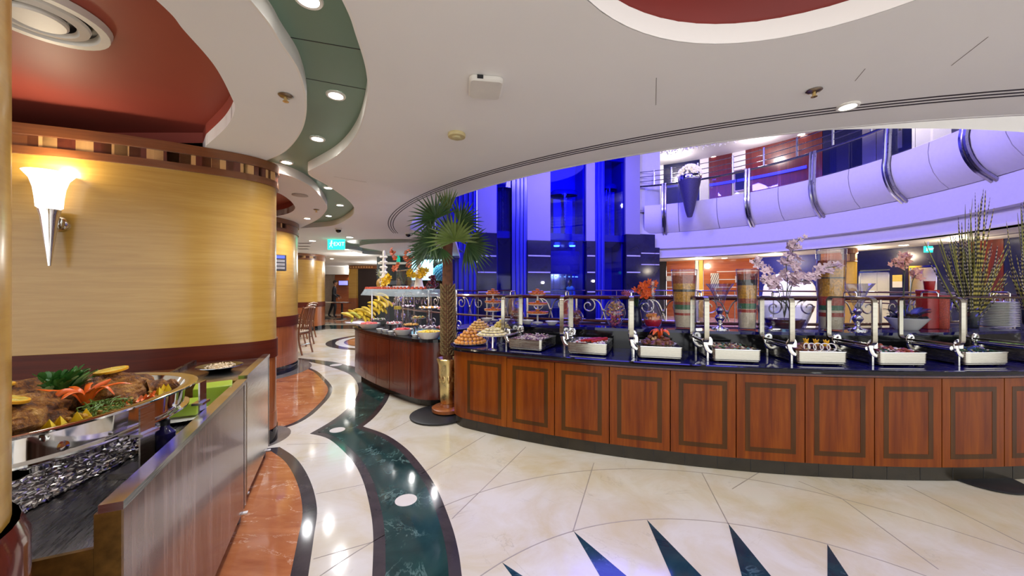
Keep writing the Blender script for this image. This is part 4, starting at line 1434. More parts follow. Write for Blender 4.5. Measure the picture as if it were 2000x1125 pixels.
struct('wall_lift_side', MB().box(-7.5, -2.13, 14.05, 14.25, 2.66, 9.0), deep_blue, 'deep blue upper wall left of the lift core')
struct('wall_lift_flank', MB().box(-7.6, -7.5, 2.0, 14.25, 2.66, 9.0), deep_blue, 'deep blue upper wall closing the atrium behind the palm')
# ============================================================ THINGS ON THE BUFFET SHELF
ZS = 1.0108
def spos(px, r=6.25, z=ZS):
    a = theta(px, r)
    return arc(r, a, z), R(-a)


beans = {'cream': pm('fill_cream', srgb(222, 206, 172), .6, var=.15, scale=90, bmp=.4), 'red': pm('fill_red', srgb(178, 62, 40), .6, var=.25, scale=90, bmp=.4),
         'green': pm('fill_green', srgb(50, 110, 70), .6, var=.3, scale=90, bmp=.4), 'gold': pm('fill_gold', srgb(206, 148, 44), .6, var=.35, scale=55, bmp=.8),
         'dark': pm('fill_dark', srgb(60, 62, 56), .6, var=.3, scale=80, bmp=.4), 'rust': pm('fill_rust', srgb(160, 76, 44), .6, var=.3, scale=60, bmp=.6)}


def layered(px, label, h, r0, r1, layers, r=6.25):
    p, rz = spos(px, r)
    t = thing('layered_vase', label, 'vase', p, rz, 'tall vases filled with coloured layers')
    rad = lambda z: r0 + (r1 - r0) * (z / h)
    prof = [(0, .006), (r0 * .95, .006), (r0, .016)] + [(rad(z), z) for z in (h * .25, h * .5, h * .75, h)]
    obj('glass_wall', MB().lathe([(0, 0), (r0 * .96, 0), (r0, .012), (r1, h), (r1 - .006, h)], 28), M['vase_glass'], t)
    obj('rim', MB().tube([((r1 - .003) * cos(2 * pi * k / 28), (r1 - .003) * sin(2 * pi * k / 28), h) for k in range(28)], .004, 6, True), M['vase_glass'], t)
    z = .014
    for c, f in layers:
        z1 = z + f * h
        obj('filling_layer', MB().lathe([(0, z), (rad(z) - .008, z), (rad(z1) - .008, z1), (0, z1)], 28), beans[c], t)
        z = z1
    return t


layered(1336, 'layered bean vase beside the red decanter', .565, .083, .118, [('cream', .20), ('red', .04), ('cream', .06), ('green', .08), ('rust', .05), ('gold', .17), ('dark', .04), ('gold', .10), ('rust', .14)])
layered(1459, 'slimmer layered bean vase between flared vase and lilac orchids', .565, .073, .092, [('cream', .26), ('red', .05), ('cream', .01), ('green', .09), ('rust', .08), ('gold', .22), ('dark', .09), ('rust', .10)])
layered(1623, 'tallest layered bean vase, beside the lilac orchids', .745, .092, .112, [('cream', .15), ('red', .05), ('cream', .03), ('green', .06), ('red', .11), ('gold', .22), ('dark', .015), ('gold', .15), ('rust', .06)])


def flared(px, label, h=.43):
    p, rz = spos(px, 6.26)
    t = thing('flared_vase', label, 'vase', p, rz, 'flared glass vases on silver stems')
    obj('silver_stem', MB().lathe([(0, 0), (.07, 0), (.07, .008), (.03, .02), (.016, .035), (.022, .05), (.016, .06), (.034, .085), (.044, .105), (.034, .125), (.016, .14), (.026, .16), (.034, .175), (.026, .19), (.014, .2), (.02, .215), (0, .216)], 20), M['chrome'], t)
    obj('glass_trumpet', MB().lathe([(.016, .21), (.035, .235), (.045, .27), (.055, .31), (.08, .37), (.122, h), (.118, h), (.076, .372), (.05, .31)], 28), M['vase_glass'], t)
    return t


flared(1406, 'flared clear glass vase on silver stem between two layered vases')
flared(1675, 'flared clear glass vase on silver stem right of the tallest layered vase')

# globe vases with beads
bead = pm('rose_bead', srgb(170, 60, 86), .25, var=.5, scale=40, coat=.4)
bead2 = pm('amber_bead', srgb(190, 140, 70), .25, var=.5, scale=40, coat=.4)
brownb = pm('brown_nut', srgb(126, 62, 44), .5, var=.5, scale=40)
def globe(px, label, rw, hh, mats, r=6.27, fill=.8):
    p, rz = spos(px, r)
    t = thing('globe_vase', label, 'vase', p, rz)
    prof = [(0, 0), (rw * .45, .0)] + [(rw * max(.3, sin(pi * (.14 + .78 * i / 12))), hh * i / 12) for i in range(1, 13)] + [(rw * .62, hh * 1.03)]
    obj('glass_wall', MB().lathe(prof, 26), M['vase_glass'], t)
    rnd = random.Random(px)
    for q, m in enumerate(mats):
        mb = MB()
        for k in range(90):
            a, e, s = rnd.uniform(0, 2 * pi), rnd.uniform(0, fill), sqrt(rnd.random())
            rr = rw * max(.3, sin(pi * (.14 + .78 * e))) * .88 - .012
            if (q == 0) == (e < .5) or rnd.random() < .25:
                mb.ball((rr * s * cos(a), rr * s * sin(a), hh * e + .012), .013, 6, 4)
        o = obj('bead_filling', mb, m, t)
        o['kind'] = 'stuff'
    return t


globe(1201, 'round glass vase of rose and amber beads before the orange flowers', .105, .29, [bead, bead2])
globe(1010, 'round glass bowl of brown nuts behind the first open lid', .085, .17, [brownb, brownb])
globe(1125, 'round glass bowl of brown nuts behind the second open lid', .08, .17, [brownb, brownb])

# red decanter
p, rz = spos(1275, 6.27)
t = thing('decanter', 'teardrop glass decanter filled with red and yellow fruit', 'decanter', p, rz)
obj('glass_body', MB().lathe([(0, .004), (.05, .0), (.062, .006), (.074, .02), (.088, .07), (.082, .12), (.055, .19), (.032, .25), (.02, .30), (.017, .40), (.022, .42), (.018, .42)], 26), M['vase_glass'], t)
obj('red_filling', MB().lathe([(0, .012), (.06, .014), (.08, .05), (.083, .08), (0, .085)], 22), pm('red_jelly', srgb(200, 30, 50), .2, var=.3, scale=40), t)
mb = MB(); rn = random.Random(5)
for k in range(26): 
    a = rn.uniform(0, 2 * pi); mb.ball((.062 * cos(a) * rn.uniform(.3, 1), .062 * sin(a) * rn.uniform(.3, 1), rn.uniform(.085, .13)), .013, 6, 4, (1, 1, 1.4))
o = obj('yellow_pieces', mb, pm('yellow_fruit', srgb(226, 140, 40), .35, var=.3, scale=30), t); o['kind'] = 'stuff'
obj('stopper', MB().lathe([(0, .42), (.02, .42), (.022, .455), (.018, .46), (0, .46)], 14), M['vase_glass'], t)


# ------------------------------------------------------------ flowers
def blossom_mesh(name, m, n=5, L=.034, W=.022, cup=.35, centre=None):
    mb = MB()
    for k in range(n):
        a = 2 * pi * k / n
        rows = []
        for i in range(5):
            u = i / 4
            w = W * sin(pi * (.12 + .80 * u)) * .5
            x = L * u
            z = cup * L * (u ** 1.6)
            rows.append([Vector((x, -w, z + .003)), Vector((x, 0, z - .002)), Vector((x, w, z + .003))])
        M4 = Matrix.Rotation(a, 4, 'Z')
        mb.grid([[M4 @ v for v in r] for r in rows], True)
    mb.ball((0, 0, .004), .006, 6, 4)
    me = mb.mesh(name)
    me.materials.append(m)
    return me


stem_m = pm('stem_green', srgb(72, 84, 44), .5)
def spray(parent, pts, me, n, size=1.0, start=.35, rnd=None, rad=.003, spread=.02):
    P = cr([Vector(q) for q in pts], 8)
    obj('stem', MB().tube(P, rad, 5), stem_m, parent)
    for k in range(n):
        u = start + (1 - start) * k / max(n - 1, 1)
        q = P[min(int(u * (len(P) - 1)), len(P) - 1)]
        o = link('blossom', me, None, parent, q + Vector((rnd.uniform(-spread, spread), rnd.uniform(-spread, spread), rnd.uniform(-spread, spread))),
                 (rnd.uniform(.7, 1.5) * rnd.choice((1, 1, 1)), rnd.uniform(-.5, .5), rnd.uniform(-.8, .8)))
        s = size * rnd.uniform(.8, 1.15) * (1 - .35 * (u > .85))
        o.scale = (s, s, s)


rn = random.Random(21)
lil = blossom_mesh('blossom', pm('lilac_petal', srgb(214, 190, 200), .55, var=.22, scale=60))
pink = blossom_mesh('blossom', pm('pink_petal', srgb(236, 184, 166), .55, var=.2, scale=60))
oran = blossom_mesh('blossom', pm('orange_petal', srgb(226, 96, 34), .5, var=.25, scale=50), 6, .05, .026, .15)
purp = blossom_mesh('blossom', pm('purple_petal', srgb(150, 70, 110), .5, var=.25, scale=50), 6, .04, .022, .15)

p, rz = spos(1532, 6.24)
t = thing('glass_bowl', 'wide clear glass bowl holding the lilac orchid stems', 'bowl', p, rz)
obj('glass_wall', MB().lathe([(0, .004), (.14, 0), (.15, .008), (.19, .12), (.225, .225), (.22, .225), (.185, .122), (.14, .02)], 32), M['vase_glass'], t)
obj('amber_liner', MB().lathe([(0, .022), (.13, .022), (.16, .10), (0, .11)], 28), pm('amber_water', srgb(112, 66, 40), .15, var=.4, scale=8), t)
o_ = thing('orchid_spray', 'lilac white orchid sprays rising from the wide glass bowl', 'orchid', p + Vector((0, 0, .113)), 0)
def wl(px, py, y, base): return at(px, py, y) - base
bs = Vector(o_.location)
yy = bs.y
for pts, n in (([(1532, 590), (1545, 565), (1552, 530), (1548, 490), (1562, 466)], 17), ([(1530, 590), (1528, 560), (1510, 548), (1490, 525), (1466, 505)], 13), ([(1534, 590), (1545, 560), (1580, 545), (1610, 525), (1638, 520)], 13),
               ([(1528, 590), (1520, 565), (1502, 555), (1488, 540)], 7), ([(1536, 590), (1540, 560), (1560, 548), (1590, 540)], 8), ([(1533, 590), (1538, 550), (1536, 520), (1540, 500)], 8)):
    q = [wl(a, b, yy + rn.uniform(-.03, .03) - .2 * i / (len(pts) - 1), bs) for i, (a, b) in enumerate(pts)]
    spray(o_, [Vector((0, 0, 0))] + q[1:], lil, int(n * 1.5), 1.3, .42, rn, .003, .034)

# orange arrangement behind the globe vase
p, rz = spos(1243, 6.2)
t = thing('flower_vase', 'dark vase of orange and purple flowers behind the third open lid', 'vase', p, 0)
obj('vase_body', MB().lathe([(0, 0), (.05, 0), (.06, .02), (.05, .1), (.035, .17), (.05, .2), (.044, .2), (0, .17)], 20), pm('dark_vase', srgb(28, 34, 60), .15), t)
bs = Vector(p); yy = p.y
for pts, n, me, s in (([(1243, 600), (1250, 575), (1258, 560), (1268, 553)], 4, oran, 1.1), ([(1243, 600), (1252, 590), (1262, 575), (1266, 572)], 3, oran, 1.2), ([(1243, 600), (1238, 580), (1245, 566), (1252, 560)], 4, oran, 1.0),
                      ([(1243, 600), (1230, 585), (1222, 573), (1216, 571)], 4, purp, .9), ([(1243, 600), (1262, 590), (1275, 560), (1278, 552)], 3, oran, .9)):
    q = [wl(a, b, yy + rn.uniform(-.04, .04), bs) for a, b in pts]
    spray(t, [Vector((0, 0, .15))] + q[1:], me, n, s, .6, rn, .003, .012)
lf = MB()
def leaf_blade(mb, base, tip, w, bend=.05, n=6):
    b, tp = Vector(base), Vector(tip)
    d = tp - b
    sd = Vector((d.y, -d.x, 0))
    sd = sd.normalized() if sd.length > 1e-4 else Vector((1, 0, 0))
    rows = []
    for i in range(n + 1):
        u = i / n
        c = b + d * u + Vector((0, 0, bend * 4 * u * (1 - u)))
        ww = w * (sin(pi * min(.06 + .92 * u, 1)) ** .7) * .5
        rows.append([c - sd * ww, c + Vector((0, 0, -.004)), c + sd * ww])
    mb.grid(rows, True)
leaf_dark = pm('leaf_dark', srgb(34, 52, 34), .4, var=.3, scale=12)
for k in range(9):
    a = rn.uniform(0, 2 * pi)
    lf = MB(); leaf_blade(lf, (0, 0, .18), (.11 * cos(a), .06 * sin(a), .18 + rn.uniform(-.08, .12)), .04, .03)
    obj('leaf', lf, leaf_dark, t)

# white boat bowl with pink orchids
p, rz = spos(1771, 6.24)
t = thing('white_bowl', 'white flared china bowl of dark leaves and pink orchids', 'bowl', p, rz)
obj('bowl_body', MB().lathe([(0, 0), (.075, 0), (.08, .006), (.155, .11), (.15, .112), (.07, .02), (0, .02)], 32), M['white_china'], t)
for k in range(22):
    a = rn.uniform(0, 2 * pi)
    lf = MB(); leaf_blade(lf, (.03 * cos(a), .03 * sin(a), .08), (.19 * cos(a), .12 * sin(a), .13 + rn.uniform(0, .08)), .05, .03)
    obj('leaf', lf, leaf_dark if k % 3 else pm('leaf_blue', srgb(44, 60, 120), .35), t)
mb = MB(); 
for k in range(60):
    a = rn.uniform(0, 2 * pi); s = sqrt(rn.random()) * .13
    mb.ball((s * cos(a), s * sin(a), .1 + rn.uniform(0, .02)), .016, 6, 4)
o = obj('dark_moss', mb, pm('moss', srgb(30, 34, 40), .8), t); o['kind'] = 'stuff'
bs = Vector(p); yy = p.y
t.rotation_euler = (0, 0, 0)
for pts, n in (([(1771, 620), (1764, 580), (1766, 540), (1758, 512), (1745, 518)], 9), ([(1775, 620), (1778, 580), (1782, 550), (1790, 535), (1784, 528)], 7), ([(1771, 620), (1766, 575), (1768, 525), (1766, 503), (1772, 500)], 8)):
    q = [wl(a, b, yy + rn.uniform(-.03, .03), bs) for a, b in pts]
    spray(t, [Vector((0, 0, .09))] + q[1:], pink, n + 3, 1.2, .66, rn, .003, .026)

# red boxes
redp = pm('red_lacquer', srgb(170, 24, 24), .3, var=.15, scale=8)
redm = pm('red_mesh', srgb(176, 66, 44), .5, var=.6, scale=160)
p, rz = spos(1811, 6.17)
t = thing('red_box', 'tall red lacquer box behind the white flared bowl', 'box', p, rz)
obj('box_body', MB().rrect(-.065, .065, -.05, .05, 0, .33, .008, 3, .004), redp, t)
obj('box_lid', MB().rrect(-.068, .068, -.053, .053, .3305, .37, .008, 3, .004), redp, t)
p, rz = spos(1838, 6.2)
t = thing('red_tumbler', 'red speckled cylinder jar left of the reeds', 'jar', p, rz)
obj('jar_body', MB().lathe([(0, 0), (.052, 0), (.055, .01), (.055, .30), (.05, .31), (0, .31)], 22), redm, t)
obj('jar_rim', MB().lathe([(.05, .305), (.058, .308), (.058, .318), (.05, .32), (0, .32)], 22), redp, t)
p, rz = spos(1822, 6.1)
tag(obj('red_cup', MB().lathe([(0, 0), (.03, 0), (.034, .006), (.04, .085), (.036, .085), (.03, .01)], 18), redp, None, tuple(p + Vector((-.03, -.0, .372)))), 'small red cup standing on the red box', 'cup')
bpy.data.objects['red_cup'].location = bpy.data.objects['red_box'].location + Vector((.02, 0, .3705))

# reeds in dark pots
def band_mat(name, c1, c2, sc):
    m, nt, b = new_mat(name)
    w = nt.nodes.new('ShaderNodeTexWave')
    w.bands_direction = 'Z'
    w.inputs['Scale'].default_value = sc
    w.inputs['Distortion'].default_value = .6
    nt.links.new(tc(nt), w.inputs['Vector'])
    nt.links.new(ramp(nt, w.outputs['Fac'], [(.45, c1), (.6, c2)]), b.inputs['Base Color'])
    b.inputs['Roughness'].default_value = .6
    return m
band_a = band_mat('reed_banded_grey', srgb(34, 32, 40), srgb(190, 180, 150), 9)
band_b = band_mat('reed_banded_yellow', srgb(70, 62, 30), srgb(206, 190, 90), 7)
band_c = pm('reed_green', srgb(150, 150, 60), .6, var=.3, scale=8)
def reeds(px, label, n, seed, r=6.2):
    p, rz = spos(px, r)
    t = thing('reed_arrangement', label, 'reeds', p, rz)
    obj('pot', MB().lathe([(0, 0), (.05, 0), (.055, .02), (.062, .16), (.056, .16), (.05, .03), (0, .03)], 20), pm('pot_dark', srgb(24, 28, 34), .3), t)
    rnd = random.Random(seed)
    for k in range(n):
        a = rnd.uniform(0, 2 * pi)
        lean = min(abs(rnd.gauss(0, .27)), .62)
        L = rnd.uniform(.5, 1.0) * (1.3 if lean < .2 and rnd.random() < .45 else .9)
        b = Vector((.035 * cos(a) * rnd.random(), .035 * sin(a) * rnd.random(), .05))
        lean *= 1.0 if abs(cos(a)) > .5 else .6
        e = b + Vector((sin(lean) * cos(a) * L, sin(lean) * sin(a) * L * .7, cos(lean) * L))
        md = (b + e) / 2 + Vector((rnd.uniform(-.02, .02), rnd.uniform(-.02, .02), .0))
        w = rnd.uniform(.005, .0095)
        m = band_c if k % 5 == 0 else (band_b if k % 2 else band_a)
        pts = cr([b, md, e], 5)
        obj('reed', MB().tube(pts, [w * (1.0 - .06 * i) for i in range(len(pts))][:len(pts) - 1] + [w * .15], 4), m, t)
    return t
reeds(1896, 'fan of banded reeds in a dark pot beside the stacked plates', 170, 4)
reeds(2012, 'banded reeds in a dark pot cropped by the right edge', 120, 9)
# dead-white plates stacked
pl_me = MB().lathe([(0, 0), (.08, 0), (.085, .004), (.135, .016), (.145, .019), (.145, .021), (.13, .0175), (.08, .006), (0, .006)], 36).mesh('plate')
pl_me.materials.append(M['white_china'])
for px, n, r, lb in ((1945, 15, 6.21, 'white china plate in the tall stack right of the reeds'), (1918, 13, 6.18 - .0, None)):
    if lb is None: continue
    p, rz = spos(px, r)
    for k in range(n):
        o = link('plate', pl_me, None, None, p + Vector((0, 0, .0165 * k)))
        tag(o, lb, 'plate', 'plates stacked beside the reeds')

# ------------------------------------------------------------ pastries at the rounded end
ball_me = MB().ball((0, 0, .0), .021, 10, 7, (1, 1, .95)).mesh('dough_ball'); ball_me.materials.append(pm('dough_golden', srgb(206, 140, 62), .45, var=.3, scale=40))
cook_me = MB().ball((0, 0, .0), .02, 8, 5, (1.15, .9, .7)).mesh('cookie'); cook_me.materials.append(pm('cookie_pale', srgb(216, 172, 96), .6, var=.25, scale=40))
pale_me = MB().ball((0, 0, .0), .018, 8, 5, (1.3, .9, .6)).mesh('pastry_piece'); pale_me.materials.append(pm('pastry_cream', srgb(216, 202, 150), .6, var=.2, scale=40))
prof_me = MB().ball((0, 0, .0), .02, 8, 6, (1, 1, .9)).mesh('profiterole'); prof_me.materials.append(pm('profiterole', srgb(204, 180, 90), .5, var=.25, scale=40))
tart_me = MB().lathe([(0, -.01), (.017, -.01), (.024, .008), (.02, .012), (0, .016)], 10).mesh('tartlet'); tart_me.materials.append(pm('tart_orange', srgb(206, 112, 44), .4, var=.4, scale=60))
def pile(me, c, rad, z, step, lift, layers, label, cat, group, rnd, jit=.003):
    for L in range(layers):
        rr = rad * (1 - L / layers)
        n = max(1, int(2 * pi * rr / step)) if rr > step * .5 else 1
        rings = [(rr, n)]
        if L == layers - 1: rings = [(0, 1)]
        if L == 0 and False: rings.append((rr * .5, n // 2))
        for q, nn in rings:
            for k in range(nn):
                a = 2 * pi * k / nn + L * .4
                o = link(me.name.split('.')[0], me, None, None, Vector((c[0] + q * cos(a) + rnd.uniform(-jit, jit), c[1] + q * sin(a) + rnd.uniform(-jit, jit), z + lift * L)), (0, 0, rnd.uniform(0, 6)))
                tag(o, label, cat, group)
rn = random.Random(2)
c = Vector((-.44, 3.875, .8105))
tr = tag(obj('pastry_platter', MB().lathe([(0, .0), (.11, .0), (.17, .014), (.176, .018), (.11, .008), (0, .008)], 36), M['white_china'], None, c), 'wide platter piled with round golden dough balls', 'platter')
pile(ball_me, c, .148, c.z + .032, .042, .031, 5, 'golden fried dough ball in the pyramid at the rounded end', 'pastry', 'dough balls on the wide platter', rn)
c = Vector((-.186, 3.53, .8105))
ck = thing('cake_stand', 'white footed cake stand of pale sliced pastries on steel stem', 'cake stand', c)
obj('foot', MB().lathe([(0, 0), (.045, 0), (.045, .005), (.012, .012), (.009, .02), (.009, .125), (0, .125)], 20), M['chrome'], ck)
obj('top_plate', MB().lathe([(0, .125), (.05, .125), (.15, .14), (.155, .145), (.05, .133), (0, .133)], 36), M['white_china'], ck)
pile(pale_me, c, .12, c.z + .155, .036, .02, 4, 'pale sliced pastry on the white cake stand', 'pastry', 'pale pastries on the cake stand', rn)
def glass_stand(px, y, lab, me, plab, grp, cat, rad=.11, hz=.075, layers=4):
    c = at(px, 0, y); c.z = .8105
    t = thing('glass_dish_stand', lab, 'dish', c)
    obj('foot', MB().lathe([(0, 0), (.05, 0), (.05, .008), (.03, .02), (.03, hz), (0, hz)], 20), M['vase_glass'], t)
    obj('dish', MB().lathe([(0, hz), (.05, hz), (rad + .02, hz + .045), (rad + .016, hz + .047), (.05, hz + .006), (0, hz + .006)], 28), pm('blue_dish', srgb(150, 150, 200), .15), t)
    pile(me, c, rad - .005, c.z + hz + .06, .036, .024, layers, plab, cat, grp, rn)
glass_stand(936, 4.02, 'glass dish on a foot heaped with golden cookies', cook_me, 'golden cookie heaped in the footed glass dish', 'cookies in the footed dish', 'cookie', .12, .085, 5)
glass_stand(979, 3.86, 'glass dish on a foot heaped with yellowish profiteroles', prof_me, 'yellowish profiterole in the dish beside the first lid', 'profiteroles in the footed dish', 'pastry', .10, .09, 5)
def tiers(px, lab, me, plab, grp, rads, hs, r=6.22):
    p, rz = spos(px, r)
    t = thing('tiered_stand', lab, 'tiered stand', p, rz)
    obj('pole', MB().lathe([(0, 0), (.06, 0), (.06, .008), (.01, .016), (.01, hs[-1] - .003), (.0, hs[-1] - .003)], 16), M['white'], t)
    for rr, h in zip(rads, hs):
        obj('tier_plate', MB().lathe([(.0101, h), (rr * .7, h), (rr, h + .012), (rr, h + .016), (rr * .7, h + .005), (.0101, h + .005)], 28), M['white_china'], t)
        pile(me, p, rr * .82, p.z + h + .024, .036, .022, 2 if h < hs[-1] else 3, plab, 'pastry', grp, rn)
tiers(963, 'three-tier pastry stand nearest the palm', tart_me, 'small orange tartlet on the stand nearest the palm', 'tartlets on the first tiered stand', (.105, .095, .075), (.105, .20, .30))
tiers(1050, 'three-tier pastry stand between the first two open lids', tart_me, 'small orange tartlet on the stand between the lids', 'tartlets on the second tiered stand', (.12, .105, .085), (.09, .19, .30))
bw_me = MB().lathe([(0, 0), (.035, 0), (.04, .004), (.072, .04), (.069, .04), (.036, .008), (0, .008)], 24).mesh('white_bowl'); bw_me.materials.append(M['white_china'])
for k, (px, lab) in enumerate(((951, 'small white bowl left of the first tiered stand'), (985, 'small white bowl behind the first lid frame'), (1030, 'small white bowl left of the second tiered stand'), (1078, 'small white bowl right of the second tiered stand'))):
    p, rz = spos(px, 6.385)
    tag(link('white_bowl', bw_me, None, None, p), lab, 'bowl', 'small white bowls on the shelf')
# ============================================================ PALM
pc = arc(6.76, 34.9)
pt = thing('pot_stand', 'round wooden stand below the gold palm pot', 'stand', (pc.x, pc.y, 0.03))
obj('disc', MB().lathe([(0, 0), (.15, 0), (.175, .012), (.175, .045), (.16, .055), (0, .055)], 32), M['wainscot'], pt)
obj('neck', MB().lathe([(0, .056), (.085, .056), (.08, .09), (0, .09)], 24), M['wainscot'], pt)
po = thing('palm_pot', 'gold embossed pot holding the palm between both counters', 'pot', (pc.x, pc.y, .121))
obj('pot_body', MB().lathe([(0, 0), (.075, 0), (.082, .01), (.092, .2), (.104, .42), (.112, .46), (.122, .49), (.116, .5), (.1, .48), (0, .46)], 28), M['gold'], po)
for k in range(10):
    a = 2 * pi * k / 10
    obj('embossed_leaf', MB().ball((0, 0, 0), .03, 8, 5, (.7, .25, 1.6)), M['brass'], po, (.094 * cos(a), .094 * sin(a), .28), (0, 0, a + pi / 2))
palm = thing('fan_palm', 'tall fan palm with stubbed trunk between the two counters', 'palm', (pc.x, pc.y, .60))
bz = .60
ztop = 1.90
bark = pm('palm_bark', srgb(96, 58, 34), .8, var=.4, scale=18, bmp=.6)
stub_m = pm('palm_stub', srgb(128, 108, 70), .8, var=.4, scale=30)
obj('trunk', MB().lathe([(0, 0), (.055, 0), (.058, .3), (.062, .8), (.058, 1.0), (.052, 1.2), (.06, ztop - bz), (0, ztop - bz + .03)], 18), bark, palm)
sb = MB(); rn = random.Random(8)
for L in range(30):
    z = .06 + L * .026
    for k in range(9):
        a = 2 * pi * (k + .5 * (L % 2)) / 9
        d = Vector((cos(a), sin(a), 0))
        b = d * .055 + Vector((0, 0, z))
        sb.tube([b, b + d * .022 + Vector((0, 0, .014)), b + d * .03 + Vector((0, 0, .034))], [.011, .009, .004], 5)
o = obj('leaf_stubs', sb, stub_m, palm); o['kind'] = 'stuff'
frond_m = pm('palm_leaf', srgb(46, 74, 34), .42, var=.35, scale=9)
frond_l = pm('palm_leaf_light', srgb(92, 112, 48), .42, var=.3, scale=9)
base = Vector((pc.x, pc.y, bz))
crown = Vector((0, 0, ztop - bz))
def frond(px, py, dy, L, ang0, ang1, n, tilt, m, w=.026, droop=.1):
    hub = at(px, py, pc.y + dy) - base
    pet = [crown, crown * .5 + hub * .5 + Vector((0, 0, .04)), hub]
    f = obj('frond', MB().tube(cr(pet, 5), [.009] * 9 + [.006] * 2, 6), frond_l, palm)
    mb = MB()
    ax = Vector((sin(tilt), 0, 0))
    for k in range(n):
        a = R(ang0 + (ang1 - ang0) * k / (n - 1))
        l = L * rn.uniform(.88, 1.05)
        d = Vector((cos(a), -sin(tilt) * .5 + rn.uniform(-.12, .12), sin(a)))
        sd = Vector((-sin(a), 0, cos(a)))
        rows = []
        for i in range(6):
            u = i / 5
            c = hub + d * (l * u) + Vector((0, -.05 * u * tilt, -droop * u * u * l * (1 if cos(a) ** 2 > .1 else .4)))
            ww = w * (.35 + .65 * sin(pi * min(1, .15 + .8 * u))) * (1 - u ** 4) * .5 + .0008
            rows.append([c - sd * ww + Vector((0, .006 * (1 - u), 0)), c - Vector((0, .006 * (1 - u), 0)), c + sd * ww + Vector((0, .006 * (1 - u), 0))])
        mb.grid(rows, True)
    obj('leaf_fan', mb, m, f)
frond(851, 426, .0, .32, 25, 245, 22, .3, frond_m)
frond(899, 434, .1, .29, -75, 118, 20, .2, frond_m)
frond(846, 470, -.12, .25, 70, 290, 20, .6, frond_m, droop=.25)
frond(888, 470, -.2, .30, 0, 200, 20, .7, frond_l, .03, .15)
frond(912, 478, .0, .32, -100, 55, 20, .4, frond_m, .028, .2)
frond(874, 415, .05, .27, 62, 120, 9, .1, frond_l, .024, .0)
frond(838, 492, .12, .27, 140, 225, 12, .3, frond_m, .026, .3)
frond(880, 455, .2, .26, -30, 210, 18, .2, frond_m, .026, .1)
frond(862, 486, -.1, .17, 190, 330, 12, .6, frond_m, .026, .2)

# ============================================================ FRUIT COUNTER
ZW = .8052
def wp(px, py, z=ZW):            # place on the worktop
    x, y = fl(px, py, z)
    d = (Vector((x, y, 0)) - CA).length
    if d < 6.24: return arc(6.24, theta(px, 6.24), z)
    return Vector((x, y, z))
def bowl(p, r, h, label, fill_name, fm_, n, fr, grp='white serving bowls on the fruit counter', lift=.8):
    t = thing('serving_bowl', label, 'bowl', p, 0, grp)
    obj('bowl_wall', MB().lathe([(0, 0), (r * .62, 0), (r * .68, .006), (r, h), (r * .965, h), (r * .64, .012), (0, .012)], 32), M['white_china'], t)
    f = thing(fill_name, 'heap of ' + fill_name.replace('_', ' ') + ' in the ' + label.split(' ')[0] + ' ' + label.split(' ')[1] + ' serving bowl', 'food', p + Vector((0, 0, .0125)), kind='stuff')
    mb = MB(); rnd = random.Random(int(p.x * 1000))
    for k in range(n):
        a, q = rnd.uniform(0, 2 * pi), sqrt(rnd.random())
        rr = (r * .9 - fr * 1.3) * q
        mb.ball((rr * cos(a), rr * sin(a), h * lift + rnd.uniform(0, .02) * (1 - q)), fr, 7, 5, (1.1, .9, .7), None, .1, rnd)
    obj('pieces', mb, fm_, f)
    obj('bed', MB().lathe([(0, 0), (r * .6, 0), (r * .9, h * lift - .006), (0, h * lift)], 20), fm_, f)
bowl(wp(838, 661), .155, .085, 'wide white bowl of yellow diced fruit at the counter end', 'yellow_fruit_dice', fm('yellowdice', 226, 196, 50), 80, .014)
bowl(wp(787, 654), .125, .075, 'round white bowl of red berries', 'red_berries', fm('berry', 190, 30, 30), 60, .016)
bowl(wp(721, 641.5), .15, .075, 'low white bowl of pink melon cubes near the bananas', 'pink_melon_cubes', fm('melon', 206, 90, 84), 60, .02)
rk = MB().lathe([(0, 0), (.03, 0), (.032, .004), (.045, .03), (.042, .03), (.03, .006), (0, .006)], 20).mesh('ramekin'); rk.materials.append(M['white_china'])
for k, (px, py, w_) in enumerate(((741, 646, 'left of the berries, nearest the melon bowl'), (752, 648, 'second from the melon bowl'), (763, 651, 'nearest the berry bowl'), (811, 658, 'between berry bowl and yellow fruit bowl'))):
    p = wp(px, py)
    t = thing('ramekin', 'small white sauce ramekin %s' % w_, 'ramekin', p, 0, 'ramekins on the fruit counter')
    link('cup', rk, None, t)
    obj('dressing', MB().lathe([(0, .02), (.037, .022), (.037, .024), (0, .025)], 16), fm('dress%d' % k, *[(230, 226, 210), (60, 54, 60), (226, 220, 206), (220, 216, 206)][k]), t)
